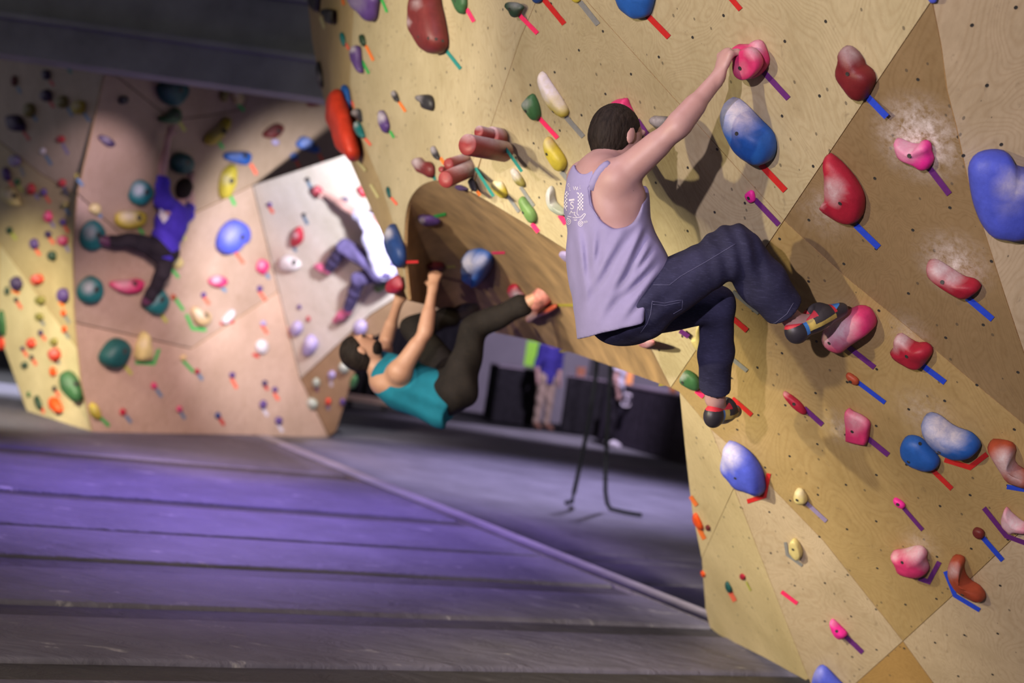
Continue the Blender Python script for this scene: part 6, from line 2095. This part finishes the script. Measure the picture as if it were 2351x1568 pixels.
# ---- the climber in the white shirt on the lit panel
w4 = on_wall(KR, .36)
J = dict(head=w4(886, 476), neck=w4(866, 503), chest=w4(870, 545), pelvis=w4(884, 612),
         shL=w4(848, 512, .46), elL=w4(798, 478, .30), wrL=w4(754, 450, .14), haL=w4(736, 440, .10), paL=Vector((-.6, .7, -.2)),
         shR=w4(876, 508, .16), elR=w4(920, 462, .20), wrR=w4(938, 420, .15), haR=w4(942, 400, .10), paR=Vector((-.2, .9, -.2)),
         hipL=w4(876, 620, .44), knL=w4(790, 566, .42), anL=w4(752, 618, .20), toL=w4(728, 612, .12),
         hipR=w4(892, 622, .26), knR=w4(824, 640, .46), anR=w4(798, 712, .22), toR=w4(770, 736, .12))
J['hax'] = frame(Vector((-.85, .5, .1)), Vector((0, 0, 1)))
WHITE = fabric('t_shirt_pale_lilac', (0.40, 0.38, 0.55), .85, 400, .1)
PURPJ = fabric('jeans_violet', (0.075, 0.06, 0.15), .85, 400, .25)
far2, sh4 = dressed(J, 'climber in a white shirt and violet jeans on the lit far panel', SKIN_A, WHITE, PURPJ, simple('shoe_hot_pink', (0.62, 0.12, 0.26), .5), h=.012, sleeve=.5, pants_name='jeans', hem=.05, loose=.9)


# ---- people standing far behind
def stand(base, yaw, h=1.76, arms=0.0, legs=.10):
    fwd = Vector((math.sin(yaw), math.cos(yaw), 0))
    r = fwd.cross(Vector((0, 0, 1)))
    z = lambda q: Vector((0, 0, q * h))
    B = Vector(base)
    J = dict(head=B + z(.925) + fwd * .02, neck=B + z(.835), chest=B + z(.72), pelvis=B + z(.54))
    for s, g in (('R', 1), ('L', -1)):
        J['sh' + s] = B + z(.815) + r * g * .18
        J['el' + s] = B + z(.64) + r * g * .24 - fwd * .02
        J['wr' + s] = B + z(.51) + r * g * .24 + fwd * (.05 + arms)
        J['ha' + s] = B + z(.45) + r * g * .24 + fwd * (.08 + arms)
        J['pa' + s] = -r * g
        J['hip' + s] = B + z(.52) + r * g * .09
        J['kn' + s] = B + z(.285) + r * g * legs + fwd * .02
        J['an' + s] = B + z(.048) + r * g * (legs + .01)
        J['to' + s] = B + z(.025) + r * g * (legs + .03) + fwd * .17
    J['hax'] = frame(fwd, Vector((0, 0, 1)))
    return J


KHAKI = fabric('trousers_khaki', (0.34, 0.25, 0.20), .85, 300, .1)
NAVY = fabric('shirt_dark_blue', (0.045, 0.035, 0.24), .85, 300, .15)
p5, _ = dressed(stand(floor_at(1240, 986), 2.6, 1.78), 'man in a blue shirt and khaki trousers standing by the black tables', SKIN_A, NAVY, KHAKI, simple('shoe_brown', (0.20, 0.09, 0.06), .6), h=.016, sleeve=.95, shirt_name='shirt')
p6, _ = dressed(stand(floor_at(1396, 1027), 1.7, 1.78), 'man in a white shirt, dark trousers and white shoes at the counter', SKIN_A, fabric('t_shirt_white', (0.62, 0.57, 0.70), .85, 300, .1), BLACKP, simple('shoe_white', (0.72, 0.66, 0.75), .6), h=.016, sleeve=.5)

# ================================================================== the hall behind
DRAPE = fabric('drape_black', (0.018, 0.016, 0.020), .9, 60, .35)
DRAPE2 = fabric('drape_plum_black', (0.035, 0.028, 0.042), .9, 60, .35)
WOODB = simple('bench_wood', (0.55, 0.38, 0.28), .6)


def draped_table(pa, pb, height, depth, mat, label):
    A, B = Vector(pa), Vector(pb)
    d = (B - A)
    Lx = d.length
    d.normalize()
    n = Vector((-d.y, d.x, 0))
    if n.y < 0:
        n = -n
    root = empty('draped_table', A.lerp(B, .5))
    vs, fs = box_vf(A.lerp(B, .5) + n * depth / 2 + Vector((0, 0, height + .012)), (d, n, Vector((0, 0, 1))), (Lx / 2, depth / 2, .015))
    mk('tabletop', vs, fs, simple('tabletop_lilac', (0.24, 0.19, 0.24), .5), root)
    N_ = int(Lx / .05)
    loop = [(A + d * (Lx * i / N_), -n) for i in range(N_ + 1)] + [(B + n * (depth * i / 12), d) for i in range(1, 13)] + [(B + n * depth - d * (Lx * i / N_), n) for i in range(1, N_ + 1)] + [(A + n * (depth - depth * i / 12), -d) for i in range(1, 12)]
    vs, fs = [], []
    for z, amp in ((height, .004), (height * .6, .018), (0.012, .032)):
        for i, (p, o_) in enumerate(loop):
            vs.append(p + o_ * (amp * math.sin(i * 1.35) - .01) + Vector((0, 0, z)))
    m = len(loop)
    for r in range(2):
        for i in range(m):
            j = (i + 1) % m
            fs.append((r * m + i, r * m + j, (r + 1) * m + j, (r + 1) * m + i))
    mk('drape', vs, fs, mat, root, smooth=True)
    for sx in (.06, .94):
        for sy in (.1, .9):
            q = A + d * Lx * sx + n * depth * sy
            v2, f2 = tube_vf([q, q + Vector((0, 0, height))], .02, 8)
            mk('leg', v2, f2, RUB, root)
    tag(root, label, 'table')
    return root


draped_table(floor_at(1128, 968), floor_at(1222, 980), 1.02, .8, DRAPE, 'black draped table left of the blue-shirted standing man')
draped_table(floor_at(1284, 990), floor_at(1372, 1004), 1.02, .8, DRAPE, 'black draped table between the two standing men')
draped_table(floor_at(1372, 1010), floor_at(1556, 1064), 1.02, .8, DRAPE2, 'long black draped counter behind the white-shirted standing man')


def rbox(name, px, py, w, h, d, depth_y, mat, label, cat, part=None):
    c = at(px, py, depth_y)
    o = box(name, (c.x - w / 2, c.y, c.z - h / 2), (c.x + w / 2, c.y + d, c.z + h / 2), mat, bevel=min(w, h, d) * .12)
    return tag(o, label, cat)


NEON = simple('neon_green_card', (0.38, 0.85, 0.06), .6)
ORG = simple('orange_plastic', (0.95, 0.36, 0.10), .5)
PINKW = simple('emblem_pale', (0.62, 0.55, 0.62), .5)
tt = Vector(floor_at(1222, 980))
ban = empty('banner_stand', floor_at(1199, 972) + Vector((0, .5, 0)))
bb = Vector(ban['_base'])
vs, fs = box_vf(bb + Vector((0, 0, 1.32)), XYZ, (.115, .012, .24))
mk('banner', vs, fs, NEON, ban)
vs, fs = tube_vf([bb + Vector((0, .02, 0)), bb + Vector((0, .02, 1.5))], .012, 8)
mk('pole', vs, fs, RUB, ban)
vs, fs = box_vf(bb + Vector((0, .02, .01)), XYZ, (.16, .11, .01))
mk('base_plate', vs, fs, RUB, ban)
tag(ban, 'neon green banner on a stand beside the blue-shirted standing man', 'banner')


def on_table(pa, pb, s, t, height=1.04):
    A, B = Vector(floor_at(*pa)), Vector(floor_at(*pb))
    n = Vector((-(B - A).y, (B - A).x, 0)).normalized()
    if n.y < 0:
        n = -n
    return A.lerp(B, s) + n * t + Vector((0, 0, height))


def carton(name, p, w, d, h, mat, label, cat, lid=True):
    o = box(name, (p.x - w / 2, p.y - d / 2, p.z), (p.x + w / 2, p.y + d / 2, p.z + h), mat, bevel=.012)
    if lid:
        box('lid', (p.x - w / 2 - .006, p.y - d / 2 - .006, p.z + h - .02), (p.x + w / 2 + .006, p.y + d / 2 + .006, p.z + h + .012), mat, o)
    return tag(o, label, cat)


carton('storage_box', on_table((1372, 1010), (1556, 1064), .03, .25), .36, .3, .34, ORG, 'orange box on the counter beside the white-shirted man', 'box')
carton('storage_box', on_table((1284, 990), (1372, 1004), .25, .25), .16, .2, .16, simple('rust_carton', (0.35, 0.12, 0.06), .6), 'small rust box on the table behind the blue-shirted man', 'box')
carton('display_rack', on_table((1284, 990), (1372, 1004), .68, .42), .4, .3, .34, RUB, 'dark rack on the table between the standing men', 'rack')
cup = on_table((1372, 1010), (1556, 1064), .68, .25)
vs, fs = tube_vf([cup, cup + Vector((0, 0, .17)), cup + Vector((0, 0, .175)), cup + Vector((0, 0, .03))], [.055, .075, .068, .05], 16)
tag(mk('paper_cup', vs, fs, ORG, smooth=True), 'big orange cup on the long black counter', 'cup')
cen = on_table((1372, 1010), (1556, 1064), .34, -.05, .80)
vs, fs = tube_vf([cen, cen + Vector((0, -.012, 0))], [.12, .12], 24)
disc = mk('round_sign', vs, fs, PINKW)
vs, fs = tube_vf([cen + Vector((0, -.0125, 0)), cen + Vector((0, -.016, 0))], [.085, .085], 24)
mk('inner_disc', vs, fs, DRAPE2, disc)
vs, fs = tube_vf([cen + Vector((.01, -.017, .0)), cen + Vector((.01, -.020, 0))], [.03, .03], 12)
mk('centre_mark', vs, fs, PINKW, disc)
tag(disc, 'round pale sign on the front of the long black counter', 'sign')
# grey pillar by the foot of the big wall
pb = floor_at(1566, 1062)
pil = box('pillar', (pb.x - .11, pb.y, -.02), (pb.x + .11, pb.y + .25, 3.4), simple('pillar_lilac_grey', (0.30, 0.24, 0.33), .7))
box('plinth', (pb.x - .15, pb.y - .04, -.02), (pb.x + .15, pb.y + .29, .10), RUB, pil)
tag(pil, 'lilac grey pillar behind the foot of the big wall', 'pillar')
# low bench at the back, seen past the hanging climber
b0, b1 = floor_at(790, 935), floor_at(892, 948)
mid = b0.lerp(b1, .5)
bench = empty('bench', (mid.x, mid.y, 0))
vs, fs = box_vf((mid.x, mid.y, .18), XYZ, ((b1.x - b0.x) / 2, .2, .045))
mk('seat_board', vs, fs, WOODB, bench)
for sx in (-1, 1):
    vs, fs = box_vf((mid.x + sx * (b1.x - b0.x) * .4, mid.y, .07), XYZ, (.04, .16, .07))
    mk('leg', vs, fs, RUB, bench)
tag(bench, 'low pale wooden bench behind the hanging climber', 'bench')
# black curtain hung at the back, left part of the view under the arch
cx0, cx1 = at(700, 800, 28.6), at(1075, 850, 28.6)
vs, fs = [], []
M_ = 60
for z in (0.0, 1.9):
    for i in range(M_ + 1):
        t = i / M_
        vs.append(Vector((cx0.x + (cx1.x - cx0.x) * t, 28.6 + .05 * math.sin(i * 1.7), z)))
for i in range(M_):
    fs.append((i, i + 1, M_ + 2 + i, M_ + 1 + i))
cur = mk('curtain', vs, fs, DRAPE, smooth=True, loc=((cx0.x + cx1.x) / 2, 28.6, 0))
cur.modifiers.new('thickness', 'SOLIDIFY').thickness = .012
vs, fs = tube_vf([(cx0.x - .1, 28.6, 1.92), (cx1.x + .1, 28.6, 1.92)], .02, 8)
mk('curtain_rail', vs, fs, RUB, cur)
tag(cur, 'black curtain along the rear wall behind the hanging climber', 'curtain')


# webbing straps that hang down to the mats
def strap(pts, label):
    v, f = tube_vf(pts, .022, 8, flat=(Vector((0, 1, 0)), .25))
    o = mk('hanging_strap', v, f, simple('webbing_black', (0.03, 0.035, 0.04), .8), smooth=True)
    return tag(o, label, 'strap')


sa = floor_at(1312, 1160)
sb = floor_at(1400, 1178)
sc_ = floor_at(1472, 1190)
k = sa.y
strap([at(1382, 700, k), at(1366, 880, k), at(1348, 990, k), at(1330, 1075, k), at(1318, 1130, k), sa + Vector((0, 0, .035)), sa + Vector((-.06, -.1, .03))], 'left black webbing strap hanging to the mats below the arch')
k = sb.y
strap([at(1410, 700, k), at(1400, 880, k), at(1394, 1000, k), at(1390, 1090, k), at(1390, 1130, k), at(1394, 1155, k), sb + Vector((0, 0, .04)), sb.lerp(sc_, .5) + Vector((0, 0, .03)), sc_ + Vector((0, 0, .03))], 'right black webbing strap curling along the mats below the arch')
